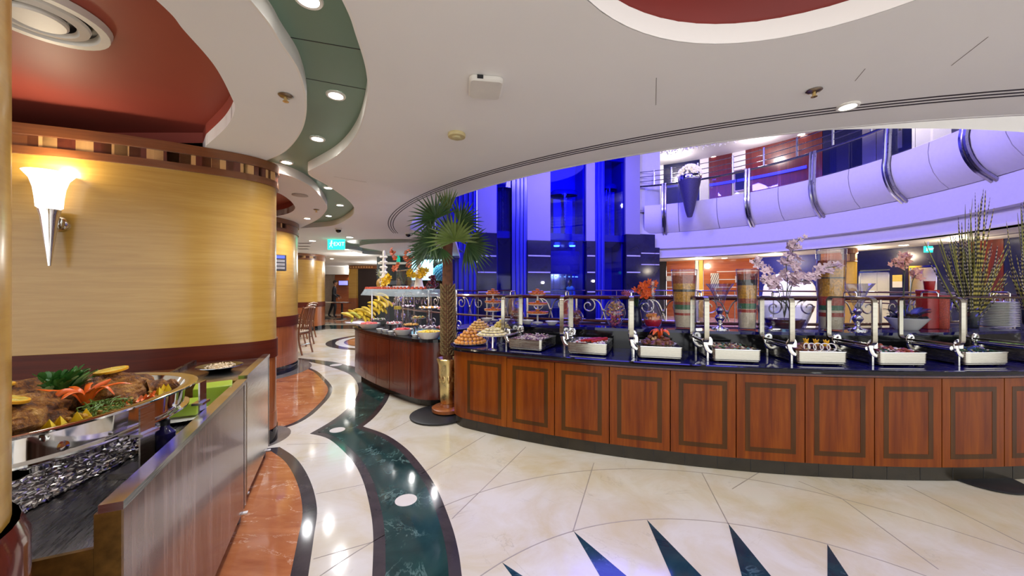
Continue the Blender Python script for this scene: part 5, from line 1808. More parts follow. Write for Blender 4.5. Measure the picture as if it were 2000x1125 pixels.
# platters of small bites, two levels on glass risers
bite_cols = [('bite_white', 226, 214, 210), ('bite_rose', 190, 96, 96), ('bite_brown', 140, 76, 44), ('bite_gold', 206, 150, 60), ('bite_green', 110, 130, 70), ('bite_plum', 80, 30, 50)]
PL = [(705, 634, 1.0, 0, 'bare'), (736, 629, .9, 5, 'near the melon bowl'), (772, 634, .95, 3, 'behind the berries'), (800, 633, 1.0, 0, 'left of the white bites'), (833, 641, 1.05, 0, 'behind the yellow fruit bowl'), (864, 637, .95, 2, 'against the palm trunk')]
def platter(p, r, label, c1, c2, rise=0.0, seed=1, cone=False):
    t = thing('bite_platter', label, 'platter', p, 0, 'platters of small bites')
    if rise:
        obj('glass_riser', MB().lathe([(.0, 0), (.035, 0), (.035, rise), (0, rise)], 20), M['vase_glass'], t)
    obj('plate', MB().lathe([(0, rise), (r * .6, rise), (r, rise + .014), (r, rise + .018), (r * .6, rise + .006), (0, rise + .006)], 28), pm('slate_plate', srgb(60, 60, 76), .2) if seed % 2 else M['white_china'], t)
    rnd = random.Random(seed)
    ms = [MB(), MB()]
    k = 0
    for ring_ in (.82, .55, .28):
        n = int(2 * pi * r * ring_ / .038)
        for i in range(n):
            a = 2 * pi * i / n
            mb = ms[k % 2]; k += 1
            q = (r * ring_ * cos(a), r * ring_ * sin(a), rise + .022 + rnd.uniform(0, .006))
            if k % 3 == 0: mb.lathe([(0, -.006), (.013, -.006), (.017, .01), (.0, .022)], 7, q)
            else: mb.ball(q, .016, 6, 4, (1, 1, .8))
    for mb, c in zip(ms, (c1, c2)):
        o = obj('bites', mb, fm(*bite_cols[c]), t); o['kind'] = 'stuff'
PLT = [((738, 6.43), .12, 'platter of green and white bites near the melon bowl', 4, 0, .05), ((770, 6.43), .12, 'platter of rose and white bites behind the berries', 1, 0, .05),
       ((803, 6.42), .11, 'platter of golden bites behind the berry bowl', 3, 3, .06), ((836, 6.42), .12, 'platter of white and plum bites behind the yellow fruit', 0, 5, .06),
       ((866, 6.41), .10, 'platter of brown bites beside the palm trunk', 2, 1, .07), ((818, 6.27), .095, 'platter of green and gold bites in the middle row', 4, 3, .15),
       ((838, 6.25), .15, 'raised platter of white and gold bites in the upper row', 0, 3, .30), ((756, 6.25), .14, 'raised platter of white bites left of the glass jar', 0, 1, .30),
       ((797, 6.25), .11, 'raised platter of plum and white bites in the upper row', 5, 0, .30), ((868, 6.25), .09, 'raised platter of plum bites behind the palm', 5, 1, .30)]
for i, (pp, r, lab, c1, c2, rise) in enumerate(PLT):
    platter(arc(pp[1], theta(*pp), ZW), r, lab, c1, c2, rise, i + 1)
# glass jar of yellow drink
p = arc(6.12, theta(777, 6.12), ZW)
t = thing('drink_jar', 'clear glass jar with a little yellow drink under the glass shelf', 'jar', p + Vector((0, 0, .2265)))
obj('glass_wall', MB().lathe([(0, 0), (.065, 0), (.07, .01), (.07, .19), (.06, .2), (.056, .2)], 24), M['vase_glass'], t)
obj('drink', MB().lathe([(0, .006), (.064, .008), (.064, .06), (0, .062)], 20), fm('drink', 226, 196, 70), t)
obj('riser', MB().lathe([(0, -.2265), (.05, -.2265), (.05, -.001), (0, -.001)], 16), M['vase_glass'], t)
# bananas
def banana_mesh():
    mb = MB()
    pts = [Vector((.09 * sin(a), 0, .09 * (1 - cos(a)))) for a in [R(-62 + 124 * i / 10) for i in range(11)]]
    mb.tube(pts, [.006, .012, .016, .018, .019, .019, .019, .018, .016, .011, .005], 7)
    me = mb.mesh('banana'); me.materials.append(pm('banana_yellow', srgb(214, 182, 52), .45, var=.2, scale=14)); return me
bme = banana_mesh()
bgm = bme.copy(); bgm.materials.clear(); bgm.materials.append(pm('banana_green', srgb(178, 176, 62), .45, var=.2, scale=14))
tip = pm('banana_tip', srgb(70, 60, 26), .6)
bt = thing('banana_tray', 'pale folded tray under the bananas', 'tray', wp(706, 632))
obj('tray_board', MB().rrect(-.26, .30, -.14, .16, 0, .02, .03, 4, .005), pm('tray_pale', srgb(196, 196, 214), .4), bt, rot=(0, 0, R(-32)))
rn = random.Random(15)
yb = wp(706, 632).y
cols_ = []
for (x0, y0, n_, lean) in ((692, 611, 7, -32), (722, 603, 8, -28), (740, 590, 6, -20), (712, 616, 4, -30), (738, 577, 3, -15)):
    for k in range(n_):
        cols_.append((x0 + 9 + (k - n_ / 2) * 5.6, y0 + (k % 2) * 4 - (k - n_ / 2) * 1.2, lean))
for k, (px, py, lean) in enumerate(cols_):
    q = at(px, py, yb + .04 + (k % 3) * .035)
    o = link('banana', bgm if px < 705 and k % 2 else bme, None, None, q, (R(78 + rn.uniform(-12, 12)), R(rn.uniform(-160, -130)), R(rn.uniform(-30, 10))))
    o.scale = (1.35, 1.5, 1.35)
    tag(o, 'ripe banana in the heap at the counter end', 'banana', 'bananas heaped on the fruit counter')
# glass shelf with its top display
ya = 4.95
gs = thing('glass_shelf', 'frosted glass display shelf raised over the salad platters', 'shelf', arc(6.45, 46.5, ZW))
sh_z = 1.372
frost = hazy('frosted_glass', srgb(176, 190, 196), .42)
poly = counter_outline(6.74, 6.12, 38.3, 55.2, .3, .3)
wobj('shelf_plate', MB().prism(poly, sh_z, sh_z + .012), frost, gs)
lip = [Vector((q.x, q.y, 0)) for q in counter_outline(6.75, 6.12, 38.25, 55.25, .3, .3)[:36]]
lo = [Vector((q.x, q.y, 0)) for q in counter_outline(6.80, 6.1, 38.0, 55.5, .32, .32)[:36]]
wobj('sloped_lip', MB().grid([[a + Vector((0, 0, sh_z + .01)) for a in lip], [b + Vector((0, 0, sh_z - .075)) for b in lo], [b + Vector((0, 0, sh_z - .08)) for b in lo], [a + Vector((0, 0, sh_z)) for a in lip]]), frost, gs)
for th_, r_ in ((39.5, 6.13), (45.4, 6.13), (53.5, 6.13), (54.2, 6.6)):
    q = arc(r_, th_)
    wobj('post', MB().tube([(q.x, q.y, ZW), (q.x, q.y, sh_z)], .014, 8), M['chrome'], gs)
q = arc(6.6, 54.2)
wobj('guard_glass', MB().arcbox(47.5, 55.0, 6.18, 6.19, sh_z + .012, sh_z + .30, 5), M['glass'], gs)
wobj('guard_rail', MB().tube([arc(6.185, 47.5 + 7.5 * i / 8, sh_z + .31) for i in range(9)], .01, 6), M['chrome'], gs)
ZT = sh_z + .0125
def tp(px, r): return arc(r, theta(px, r), ZT)
# rows of red canapes on the shelf
cm_ = MB().box(-.017, .017, -.017, .017, 0, .02).ball((0, 0, .026), .012, 6, 4, (1, 1, .7)).mesh('canape'); cm_.materials.append(fm('canape', 206, 92, 60))
for k in range(40):
    a = 39.3 + 14.6 * (k % 20) / 19.0
    tag(link('canape', cm_, None, None, arc(6.70 - .045 * (k // 20), a, ZT), (0, 0, R(-a))), 'small red canape in the row along the glass shelf', 'canape', 'canapes along the glass shelf')
white_c = pm('carved_white', srgb(228, 220, 204), .6, var=.1, scale=30)
p = tp(750, 6.45)
t = thing('carved_tower', 'tall carved white tower with bows on the glass shelf', 'carving', p)
obj('tower_shaft', MB().lathe([(.055, 0), (.05, .08), (.035, .12), (.04, .2), (.028, .26), (.034, .33), (.024, .38), (.03, .44), (.018, .5), (.022, .56), (.012, .6), (0, .61)], 14), white_c, t)
for k in range(6):
    for s in (-1, 1):
        obj('bow_loop', MB().ball((s * .035, -.02, .1 + .08 * k), .025, 7, 5, (1.2, .5, .8)), white_c, t)
p = tp(755, 6.6)
t = thing('yellow_flower_bunch', 'bunch of yellow paper flowers at the foot of the tower', 'flowers', p)
yf = blossom_mesh('blossom', fm('yellowpetal', 232, 188, 30), 6, .045, .03, .5)
obj('holder', MB().lathe([(0, 0), (.045, 0), (.05, .04), (0, .045)], 16), white_c, t)
for k in range(12):
    a = rn.uniform(0, 2 * pi); o = link('blossom', yf, None, t, (.035 * cos(a), .035 * sin(a) - .01, .05 + .012 * k), (rn.uniform(.8, 1.6), rn.uniform(-.6, .6), rn.uniform(-.5, .5)))
p = tp(742, 6.36)
t = thing('pineapple', 'pale pineapple crown left of the carved tower', 'pineapple', p)
obj('fruit_body', MB().ball((0, 0, .09), .06, 12, 8, (1, 1, 1.5)), fm('pine', 170, 130, 60), t)
for k in range(14):
    a = 2 * pi * k / 14
    lf = MB(); leaf_blade(lf, (0, 0, .17), (.07 * cos(a), .07 * sin(a), .24 + .05 * (k % 3)), .022, .03); obj('crown_leaf', lf, fm('pineleaf', 180, 186, 140), t)
p = tp(782, 6.5)
tag(obj('oval_platter', MB().lathe([(0, 0), (.1, 0), (.13, .02), (.14, .045), (.134, .045), (.1, .01), (0, .008)], 30, sy=.7), M['white_china'], None, p, (0, 0, R(-45))), 'deep white oval dish beneath the orange orchids', 'dish')
t = thing('orange_orchid', 'orange and rose orchid sprays standing on the glass shelf', 'orchid', tp(788, 6.33))
obj('pot', MB().lathe([(0, 0), (.035, 0), (.045, .07), (.04, .07), (0, .05)], 16), M['black_gloss'], t)
coral = blossom_mesh('blossom', fm('coral', 206, 104, 60), 5, .04, .03, .3)
bs = Vector(t.location)
for pts, n in (([(788, 545), (780, 520), (770, 500), (766, 488)], 7), ([(788, 545), (797, 515), (793, 495), (800, 490)], 6), ([(788, 545), (778, 530), (772, 522), (770, 528)], 5), ([(788, 545), (800, 525), (799, 512), (806, 500)], 6)):
    q = [wl(a, b, bs.y + rn.uniform(-.05, .05), bs) for a, b in pts]
    spray(t, [Vector((0, 0, .06))] + q[1:], coral, n, 1.1, .45, rn, .003, .02)
p = tp(818, 6.42)
t = thing('white_figurine', 'white draped figurine with yellow flowers on the glass shelf', 'figurine', p)
obj('body', MB().lathe([(.07, 0), (.075, .02), (.06, .05), (.045, .12), (.05, .2), (.03, .26), (.016, .28), (.03, .31), (.03, .34), (0, .37)], 18), pm('porcelain', srgb(226, 214, 196), .3, var=.08, scale=12), t)
for k in range(16):
    a = rn.uniform(0, 2 * pi)
    link('blossom', yf, None, t, (-.07 + .05 * cos(a) if k % 2 else .07 + .05 * cos(a), -.05 + .04 * sin(a), .2 + rn.uniform(-.04, .06)), (rn.uniform(.8, 1.6), rn.uniform(-.6, .6), rn.uniform(-.5, .5)))
p = tp(845, 6.45)
t = thing('grape_bunch', 'dark red grape bunch at the right of the glass shelf', 'grapes', p)
for k in range(46):
    a, e = rn.uniform(0, 2 * pi), rn.random()
    rr = .075 * (1 - e * .55) * sqrt(rn.random())
    if k == 0: gme = MB().ball((0, 0, 0), .018, 8, 6).mesh('grape'); gme.materials.append(fm('grape', 84, 16, 24, rough=.2))
    link('grape', gme, None, t, (rr * cos(a), rr * sin(a), .018 + .15 * e))

# ============================================================ BAR BEHIND THE FRUIT COUNTER (far side)
YB = 13.0
def bx(name, m, p0, p1, y0_, y1_, Y, d, parent):
    a = at(p0, y1_, Y); b = at(p1, y0_, Y)
    return wobj(name, MB().box(a.x, b.x, Y, Y + d, a.z, b.z), m, parent)
bb = thing('back_bar', 'dark back bar with a pale shelf and backlit glass', 'bar', at(800, 600, YB))
bb.location.z = 0
a, b = at(736, 0, YB), at(884, 0, YB)
wobj('carcass', MB().box(a.x, b.x, YB, YB + .5, 0, 2.5), pm('bar_dark', srgb(26, 34, 34), .4), bb)
bx('pale_shelf', cream_w, 738, 800, 512, 516, YB - .22, .2, bb)
bx('backlit_glass', glow('cyan_backlight', (.45, .85, 1.0), 1.3), 804, 880, 507, 547, YB - .05, .04, bb)
bx('counter_ledge', M['black_stone'], 736, 884, 548, 556, YB - .5, .48, bb)
bx('glass_mullion', M['white'], 846, 848, 507, 547, YB - .08, .02, bb)
bx('screen', M['black_gloss'], 846, 863, 509, 523, YB - .12, .03, bb)
q = at(778, 503, YB - .12)
tag(obj('green_bottle', MB().lathe([(0, 0), (.06, 0), (.065, .02), (.065, .16), (.03, .2), (.024, .26), (0, .27)], 14), glow('green_bottle', (.0, .45, .28), .5), None, (q.x, q.y, at(778, 512, YB - .12).z + .003)), 'glowing green bottle on the back bar shelf', 'bottle')
q = at(863, 541, YB - .42)
cb = thing('coral_ball', 'pale blue openwork coral ball on the back bar ledge', 'ornament', (q.x, q.y, at(863, 548, YB - .5).z + .001))
ob = MB(); rn = random.Random(31)
for k in range(150):
    z = 1 - 2 * (k + .5) / 150; a = k * 2.39996
    ob.ball((.27 * sqrt(1 - z * z) * cos(a), .27 * sqrt(1 - z * z) * sin(a), .27 + .27 * z), .035, 6, 4)
o = obj('knobbly_shell', ob, pm('coral_blue', srgb(110, 190, 214), .4, var=.2, scale=20), cb); o['kind'] = 'stuff'
obj('inner_core', MB().ball((0, 0, .27), .24, 14, 10), pm('coral_core', srgb(60, 130, 170), .5), cb)
light('bar_lamp', 'POINT', at(840, 500, 12.2), 18, (.6, .9, 1), .1)

for _t in (41.0, 46.0, 51.5):  # unseen fills added to brighten the platters under the glass shelf
    light('under_shelf_fill', 'POINT', arc(6.36, _t, 1.30), 3.2, (1, .97, .93), .015)
# ============================================================ WALL LAMP
sp = Vector((-3.156, 2.515, 1.549))
nrm = Vector((.378, -.926, 0))
sl = thing('wall_sconce', 'trumpet wall lamp of white glass and steel cone on the maple column', 'lamp', sp)
obj('steel_cone', MB().lathe([(0, 0), (.008, .002), (.02, .12), (.045, .34), (.056, .385), (.05, .39), (0, .39)], 24), M['chrome'], sl)
obj('glass_shade', MB().lathe([(.05, .391), (.062, .40), (.066, .46), (.074, .53), (.09, .59), (.122, .635), (.118, .637), (.086, .592), (.068, .53), (.058, .46), (.05, .41), (0, .40)], 32), pm('opal_glass', srgb(250, 246, 236), .35, var=.01, emit=(1, .95, .86), es=1.7), sl)
d = -nrm * .085
obj('bracket', MB().tube([(0, 0, .30), (d.x * .5, d.y * .5, .30), (d.x * .93, d.y * .93, .30)], .016, 10), M['chrome'], sl)
pc_ = Matrix.Translation(d * .97 + Vector((0, 0, .30))) @ nrm.to_track_quat('Z', 'Y').to_matrix().to_4x4()
obj('wall_plate', MB().lathe([(0, .024), (.045, .02), (.055, .008), (.055, -.004), (0, -.004)], 24, M=pc_), M['chrome'], sl)
light('sconce_bulb', 'POINT', sp + Vector((0, 0, .68)) + nrm * .01, 5.5, (1, .88, .66), .05)

# ============================================================ CARVING TROLLEYS
u_ = Vector((-.425, .905, 0)).normalized(); rzt = atan2(u_.y, u_.x)
lam = wood('worn_laminate', srgb(78, 52, 42), srgb(116, 88, 76), srgb(152, 128, 116), 'z', .22, .35, .8)
brassy = pm('worn_brass_edge', srgb(120, 88, 40), .35, .6, var=.4, scale=25)
def trolley(loc, L, D, label, steel_side, top_solid):
    t = thing('service_trolley', label, 'trolley', loc, rzt)
    zt = .845
    obj('side_panel', MB().box(0.012, L - .012, .0, .022, .08, zt - .022), lam if not steel_side else M['steel'], t)
    obj('top_flange', MB().box(0, L, -.006, .042, zt - .022, zt), M['steel'], t)
    obj('corner_post', MB().box(0, .012, -.002, .05, .08, zt - .022), brassy, t)
    obj('corner_post', MB().box(L - .012, L, -.002, .05, .08, zt - .022), M['steel'], t)
    zs = .735 if not top_solid else .815
    obj('shelf_plate', MB().box(.0125, L - .0125, .0225, D - .023, zs - .012, zs), M['steel_dark'] if not top_solid else M['steel'], t)
    obj('end_lip', MB().box(0, .012, .0505, D - .023, zs - .075, zs + .002), brassy, t)
    obj('end_panel', MB().box(.004, .012, .0505, D - .023, .08, zs - .076), M['wainscot'], t)
    obj('far_panel', MB().box(L - .012, L, .0505, D - .023, .08, zs), M['steel'], t)
    obj('back_panel', MB().box(.012, L - .012, D - .022, D, .08, zs + .02), M['steel_dark'], t)
    obj('panel_seam', MB().box(L * .965, L * .965 + .004, -.0015, .0, .08, zt - .022), M['black'], t)
    for (x, y) in ((.08, .05), (L - .06, .03), (.08, D - .06), (L - .06, D - .06)):
        c_ = obj('caster', MB().box(-.02, .02, -.018, .018, .055, .08), M['chrome'], t, (x, y, 0))
        obj('wheel', MB().lathe([(0, -.012), (.026, -.012), (.03, -.008), (.03, .008), (.026, .012), (0, .012)], 18, M=Matrix.Translation((0, 0, .0305)) @ Matrix.Rotation(pi / 2, 4, 'X')), pm('wheel_rubber', srgb(70, 68, 68), .5), c_)
        obj('brake_tab', MB().box(-.012, .012, -.05, -.018, .055, .062), M['white'], c_)
    return t
trolley((-1.018, .958, 0), 1.43, .95, 'carving trolley with worn wood-grain side and steel top edge', False, False)
trolley((-1.69, 2.345, 0), .84, .50, 'second steel trolley parked against the maple column', True, True)

# oval roast dish
ZSH = .736
OC_ = Vector((-1.735, 1.33, ZSH))
dish = thing('roast_chafer', 'large oval steel roasting dish on strap legs', 'roasting dish', OC_, R(8))
def sup(a, b, z, n=2.5, k=56):
    out = []
    for i in range(k):
        t = 2 * pi * i / k
        out.append(Vector((a * math.copysign(abs(cos(t)) ** (2 / n), cos(t)), b * math.copysign(abs(sin(t)) ** (2 / n), sin(t)), z)))
    return out
zr = .985 - ZSH
obj('outer_pan', MB().grid([sup(.395, .455, zr - .004), sup(.392, .452, zr - .012), sup(.372, .432, zr - .016), sup(.368, .428, zr - .085), sup(.385, .445, zr - .092), sup(.385, .445, zr - .098), sup(.33, .39, zr - .135), sup(.2, .26, zr - .14)], True, None, True), M['chrome'], dish)
obj('rim', MB().grid([sup(.372, .432, zr - .016), sup(.41, .47, zr - .006), sup(.412, .472, zr), sup(.405, .465, zr + .004), sup(.37, .43, zr - .002), sup(.355, .415, zr - .03)], True, None, True), M['chrome'], dish)
mb = MB(); fl_ = sup(.357, .417, zr - .05); mb.grid([sup(.37, .43, zr - .004), sup(.357, .417, zr - .05)], True, None, True); mb.add(fl_, [tuple(range(len(fl_)))])
obj('inner_pan', mb, M['steel'], dish)
import itertools
for (x, y) in ((.40, -.06), (.356, .3), (-.40, -.1), (-.356, .3)):
    a = atan2(y * .2, x)
    s = obj('strap_leg', MB().box(-.006, .0, -.03, .03, .0, zr - .01).box(-.03, .012, -.035, .035, zr - .11, zr - .1).box(-.09, .0, -.045, .045, .0005, .02), M['steel'], dish, (x + (.018 if x > 0 else -.018), y, 0), (0, 0, a))
obj('bolt_head', MB().lathe([(0, .008), (.014, .006), (.016, 0)], 14, M=Matrix.Translation((.374, -.30, zr - .05)) @ Matrix.Rotation(pi / 2, 4, 'Y')), M['chrome'], dish)
fo_ = MB(); rn = random.Random(44)
def crinkle(x0, x1, y0, y1, z0, z1, n=70, m=22, amp=.007):
    P = [(x0, y0), (x1, y0), (x1, y1), (x0, y1)]
    rows = []
    per = []
    for i in range(4):
        a, b = P[i], P[(i + 1) % 4]
        k = n if i % 2 == 0 else n
        for j in range(k): per.append((a[0] + (b[0] - a[0]) * j / k, a[1] + (b[1] - a[1]) * j / k))
    for j in range(m + 1):
        rows.append([Vector((p[0] + rn.uniform(-amp, amp), p[1] + rn.uniform(-amp, amp), z0 + (z1 - z0) * j / m)) for p in per])
    return rows
rows = crinkle(-.27, .26, -.36, .26, .002, zr - .14)
fo_.grid(rows, False, None, True); fo_.add(rows[-1], [tuple(range(len(rows[-1])))])
fb = tag(obj('foil_box', fo_, M['foil'], None, OC_, (0, 0, R(8))), 'foil-wrapped burner box beneath the oval roasting dish', 'box')

# roast and garnish (each lies in the dish)
def lump(name, c, sc, rz, m, seed, label, cat):
    rnd = random.Random(seed)
    mb = MB()
    n, k = 56, 30
    vs, fs = [], []
    ph = [rnd.uniform(0, 6) for _ in range(6)]
    rows = []
    for j in range(k + 1):
        a = -pi / 2 + pi * j / k
        row = []
        for i in range(n):
            b = 2 * pi * i / n
            w = 1 + .10 * sin(3 * b + ph[0] + 2 * a) + .07 * sin(5 * b - 3 * a + ph[1]) + .05 * sin(9 * b + 7 * a + ph[2]) + .03 * sin(17 * b - 11 * a + ph[3]) + .02 * sin(23 * a + 5 * b) + rnd.uniform(-.025, .025)
            row.append(Vector((sc[0] * cos(a) * cos(b) * w, sc[1] * cos(a) * sin(b) * w, sc[2] * sin(a) * w)))
        rows.append(row)
    mb.grid(rows, True, None, True)
    o = obj(name, mb, m, None, c, (0, 0, rz))
    return tag(o, label, cat)
def roast():
    m, nt, b = new_mat('roast_crust')
    v = tc(nt, (1, 1, 1))
    n1 = noise(nt, v, 16, 8, .7, .8)
    n2 = noise(nt, v, 70, 4, .7)
    mx = nt.nodes.new('ShaderNodeMix'); mx.data_type = 'FLOAT'; mx.inputs[0].default_value = .35
    nt.links.new(n1, mx.inputs[2]); nt.links.new(n2, mx.inputs[3])
    nt.links.new(ramp(nt, mx.outputs[0], [(.36, srgb(34, 16, 6)), (.45, srgb(96, 50, 16)), (.53, srgb(160, 100, 30)), (.63, srgb(206, 156, 76))]), b.inputs['Base Color'])
    b.inputs['Roughness'].default_value = .33
    bump(nt, b, mx.outputs[0], 1.0, .04)
    return m
roast_m = roast()
zb = .985 - .05
lump('roast_lamb', (-1.55, 1.10, zb + .05), (.11, .19, .072), R(8), roast_m, 3, 'browned roast joint at the near end of the oval dish', 'roast')
lump('roast_lamb', (-1.60, 1.46, zb + .045), (.13, .15, .07), R(30), roast_m, 6, 'browned roast joint with lemon slice at the far end', 'roast')
lump('roast_lamb', (-1.90, 1.30, zb + .045), (.125, .27, .065), R(8), roast_m, 9, 'browned roast joint along the back of the oval dish', 'roast')
shank = MB().tube(cr([Vector((-1.52, 1.54, .965)), Vector((-1.48, 1.59, .975)), Vector((-1.46, 1.61, .99))], 5), [.05] + [.042] * 4 + [.028] * 4 + [.02, .016], 10)
tag(wobj('roast_shank', shank, roast_m), 'short browned shank bone at the dish far tip', 'roast')
rice = MB()
for k in range(900):
    t = rn.uniform(0, 2 * pi); q = sqrt(rn.uniform(.3, 1.0)) 
    x, y = .33 * q * math.copysign(abs(cos(t)) ** .8, cos(t)), .39 * q * math.copysign(abs(sin(t)) ** .8, sin(t))
    rice.ball((x, y, rn.uniform(.004, .03) + .012 * (q > .8)), rn.uniform(.006, .010), 5, 4, (1.5, .8, .8))
rice.add([v * 1 for v in [Vector((p.x, p.y, .012)) for p in sup(.345, .405, 0)]], [tuple(range(56))])
ro = tag(obj('rice_bed', rice, pm('yellow_rice', srgb(196, 156, 84), .6, var=.35, scale=30), None, (OC_.x, OC_.y, zb + .0005), (0, 0, R(8))), 'bed of yellow rice round the roast joints', 'rice', None, 'stuff')
rind = pm('citrus_rind', srgb(226, 164, 28), .4, var=.1, scale=30); pulp = pm('citrus_pulp', srgb(214, 196, 92), .25, var=.25, scale=60)
def slice_(c, r, tilt, rz, label):
    t = thing('citrus_slice', label, 'citrus slice', c, rz)
    t.rotation_euler = (tilt[0], tilt[1], rz)
    obj('rind', MB().lathe([(r * .9, -.004), (r, -.004), (r * 1.01, .004), (r * .9, .0045)], 26), rind, t)
    obj('pulp', MB().lathe([(0, -.0035), (r * .9, -.0035), (r * .9, .0042), (0, .0048)], 26), pulp, t)
    for k in range(8):
        a = 2 * pi * k / 8
        obj('membrane', MB().bar((.004 * cos(a), .004 * sin(a), .005), (r * .88 * cos(a), r * .88 * sin(a), .0048), .0016, .0008), pm('membrane', srgb(236, 226, 170), .5) if k == 0 else t.children[-1].data.materials[0], t)
slice_((-1.515, 1.10, 1.068), .05, (R(-12), R(12), 0), 0, 'large citrus slice on the near roast joint')
slice_((-1.87, 1.33, 1.055), .048, (R(-8), R(6), 0), 0, 'citrus slice on the back roast joint')
slice_((-1.62, 1.49, 1.067), .05, (R(6), R(-4), 0), 0, 'citrus slice on the far roast joint')
herb = fm('parsley', 58, 112, 44); herb2 = fm('parsleyl', 150, 190, 130)
t = thing('parsley_bunch', 'bunch of curly green parsley behind the carved carrot', 'parsley', (-1.66, 1.37, .985))
for k in range(60):
    a = rn.uniform(0, 2 * pi); lf = MB()
    e = Vector((.10 * cos(a) * rn.random() - .0, .08 * sin(a) * rn.random(), rn.uniform(.06, .115)))
    leaf_blade(lf, (0, 0, 0), e, .028, .012); leaf_blade(lf, e * .7, e + Vector((.02, .01, .004)), .022, .004)
    obj('leaf', lf, herb if k % 4 else herb2, t)
t = thing('carrot_flower', 'carved orange carrot flower with curling petals', 'garnish', (-1.525, 1.32, .985))
cf_m = fm('carrotcut', 222, 100, 28, rough=.35, var=.15)
for k in range(9):
    a = 2 * pi * k / 9 + .2
    d = Vector((cos(a), sin(a), 0)); L = .085 + .03 * (k % 2)
    pts = cr([d * .006, d * L * .3 + Vector((0, 0, .045)), d * L * .7 + Vector((0, 0, .058)), d * L + Vector((0, 0, .028 + .02 * (k % 3)))], 4)
    obj('petal', MB().tube(pts, [.004, .006, .008, .009, .010, .010, .010, .010, .009, .008, .006, .004, .0015], 6, flat=.4), cf_m, t)
obj('heart', MB().ball((0, 0, .008), .014, 8, 5), cf_m, t)
t = thing('dill_tuft', 'tuft of fine green dill below the carved carrot', 'dill', (-1.45, 1.30, .96))
dl_ = MB(); shreds(dl_, 120, None, rn, .05, .06, .0, .04, .045, .0015)
obj('dill_threads', dl_, fm('dill', 96, 130, 50), t)['kind'] = 'stuff'
wedge = MB().add([(0, 0, 0), (.03, -.012, 0), (.03, .012, 0), (.016, 0, .034), (0, .014, .004), (0, -.014, .004)], [(1, 2, 3), (0, 1, 3), (2, 0, 3), (0, 2, 1), (4, 3, 5)]).mesh('lemon_wedge'); wedge.materials.append(fm('lemon', 232, 196, 36))
for k, (x, y) in enumerate(((-1.435, 1.12), (-1.44, 1.155), (-1.43, 1.185), (-1.435, 1.215), (-1.45, 1.50), (-1.455, 1.53), (-1.47, 1.56))):
    w = 'by the near roast joint' if k < 4 else 'by the shank at the far tip'
    tag(link('lemon_wedge', wedge, None, None, (x, y, .955), (0, 0, rn.uniform(-1, 1))), 'yellow lemon tooth-cut wedge ' + w, 'lemon wedge', 'lemon wedges ' + w)
    bpy.context.scene.collection.objects[-1].scale = (1.3,) * 3 if False else (1.3, 1.3, 1.3)
star = MB()
pts = []
for k in range(10):
    r_ = .024 if k % 2 == 0 else .011
    pts.append((r_ * cos(2 * pi * k / 10), r_ * sin(2 * pi * k / 10)))
star.prism(pts, 0, .008)
stm = star.mesh('carrot_star'); stm.materials.append(cf_m)
for k, (x, y) in enumerate(((-1.425, 1.36), (-1.415, 1.40), (-1.425, 1.43), (-1.425, 1.46))):
    tag(link('carrot_star', stm, None, None, (x, y, .965 + .004 * (k % 2)), (R(20), R(-60), rn.uniform(0, 1))), 'cut carrot star along the near rim of the dish', 'carrot', 'carrot stars along the rim')

# green boxes and plates beyond the dish
lime = pm('lime_board', srgb(146, 172, 44), .4, var=.08, scale=6)
def gbox(c, w, d, h, rz, label):
    t = thing('green_box', label, 'box', c, rz)
    obj('box_body', MB().rrect(-w / 2, w / 2, -d / 2, d / 2, 0, h, .006, 2, .003), lime, t)
    obj('cut_handle', MB().rrect(-w * .12, w * .12, -d / 2 - .002, -d / 2 + .001, h * .3, h * .75, .004, 3), pm('box_print', srgb(214, 222, 170), .4), t)
gbox((-1.70, 2.10, ZSH), .15, .17, .115, rzt + .2, 'lime green box at the far end of the carving trolley')
tag(obj('side_plate', MB().lathe([(0, 0), (.08, 0), (.15, .014), (.155, .018), (.08, .008), (0, .006)], 34, sx=1), M['white_china'], None, (-1.69, 1.905, ZSH)), 'white plate under the lime box behind the dish', 'plate')
gbox((-1.69, 1.905, ZSH + .0185), .13, .13, .06, rzt, 'low lime green box on the white plate behind the dish')
pp = Vector((-2.06, 2.60, .8155))
fp = thing('glass_plate', 'shallow glass plate of shredded cheese on the second trolley', 'plate', pp)
obj('plate_body', MB().lathe([(0, 0), (.06, 0), (.11, .03), (.135, .036), (.134, .04), (.105, .034), (.06, .006), (0, .006)], 32), steel('smoked_plate', (.35, .38, .42), .15, (2, 2, 2), .05), fp)
ch = thing('shredded_cheese', 'heap of pale shreds on the shallow plate', 'food', pp + Vector((0, 0, .008)), kind='stuff')
mb = MB(); shreds(mb, 90, None, rn, .07, .07, .008, .03, .03, .003); mb.ball((0, 0, .006), .07, 12, 6, (1, 1, .28))
obj('shreds', mb, fm('cheese', 224, 204, 170), ch)
# purple jar under the dish
bp = Vector((-1.43, 1.52, ZSH))
t = thing('fuel_bottle', 'small dark violet bottle beside the strap leg', 'bottle', bp)
obj('bottle_body', MB().lathe([(0, 0), (.03, 0), (.034, .005), (.034, .07), (.016, .09), (.014, .1), (0, .1)], 18), pm('violet_glass', srgb(40, 34, 92), .15, var=.4, scale=30), t)
obj('cap', MB().lathe([(.0, .1), (.016, .1), (.016, .118), (0, .12)], 14), M['black'], t)

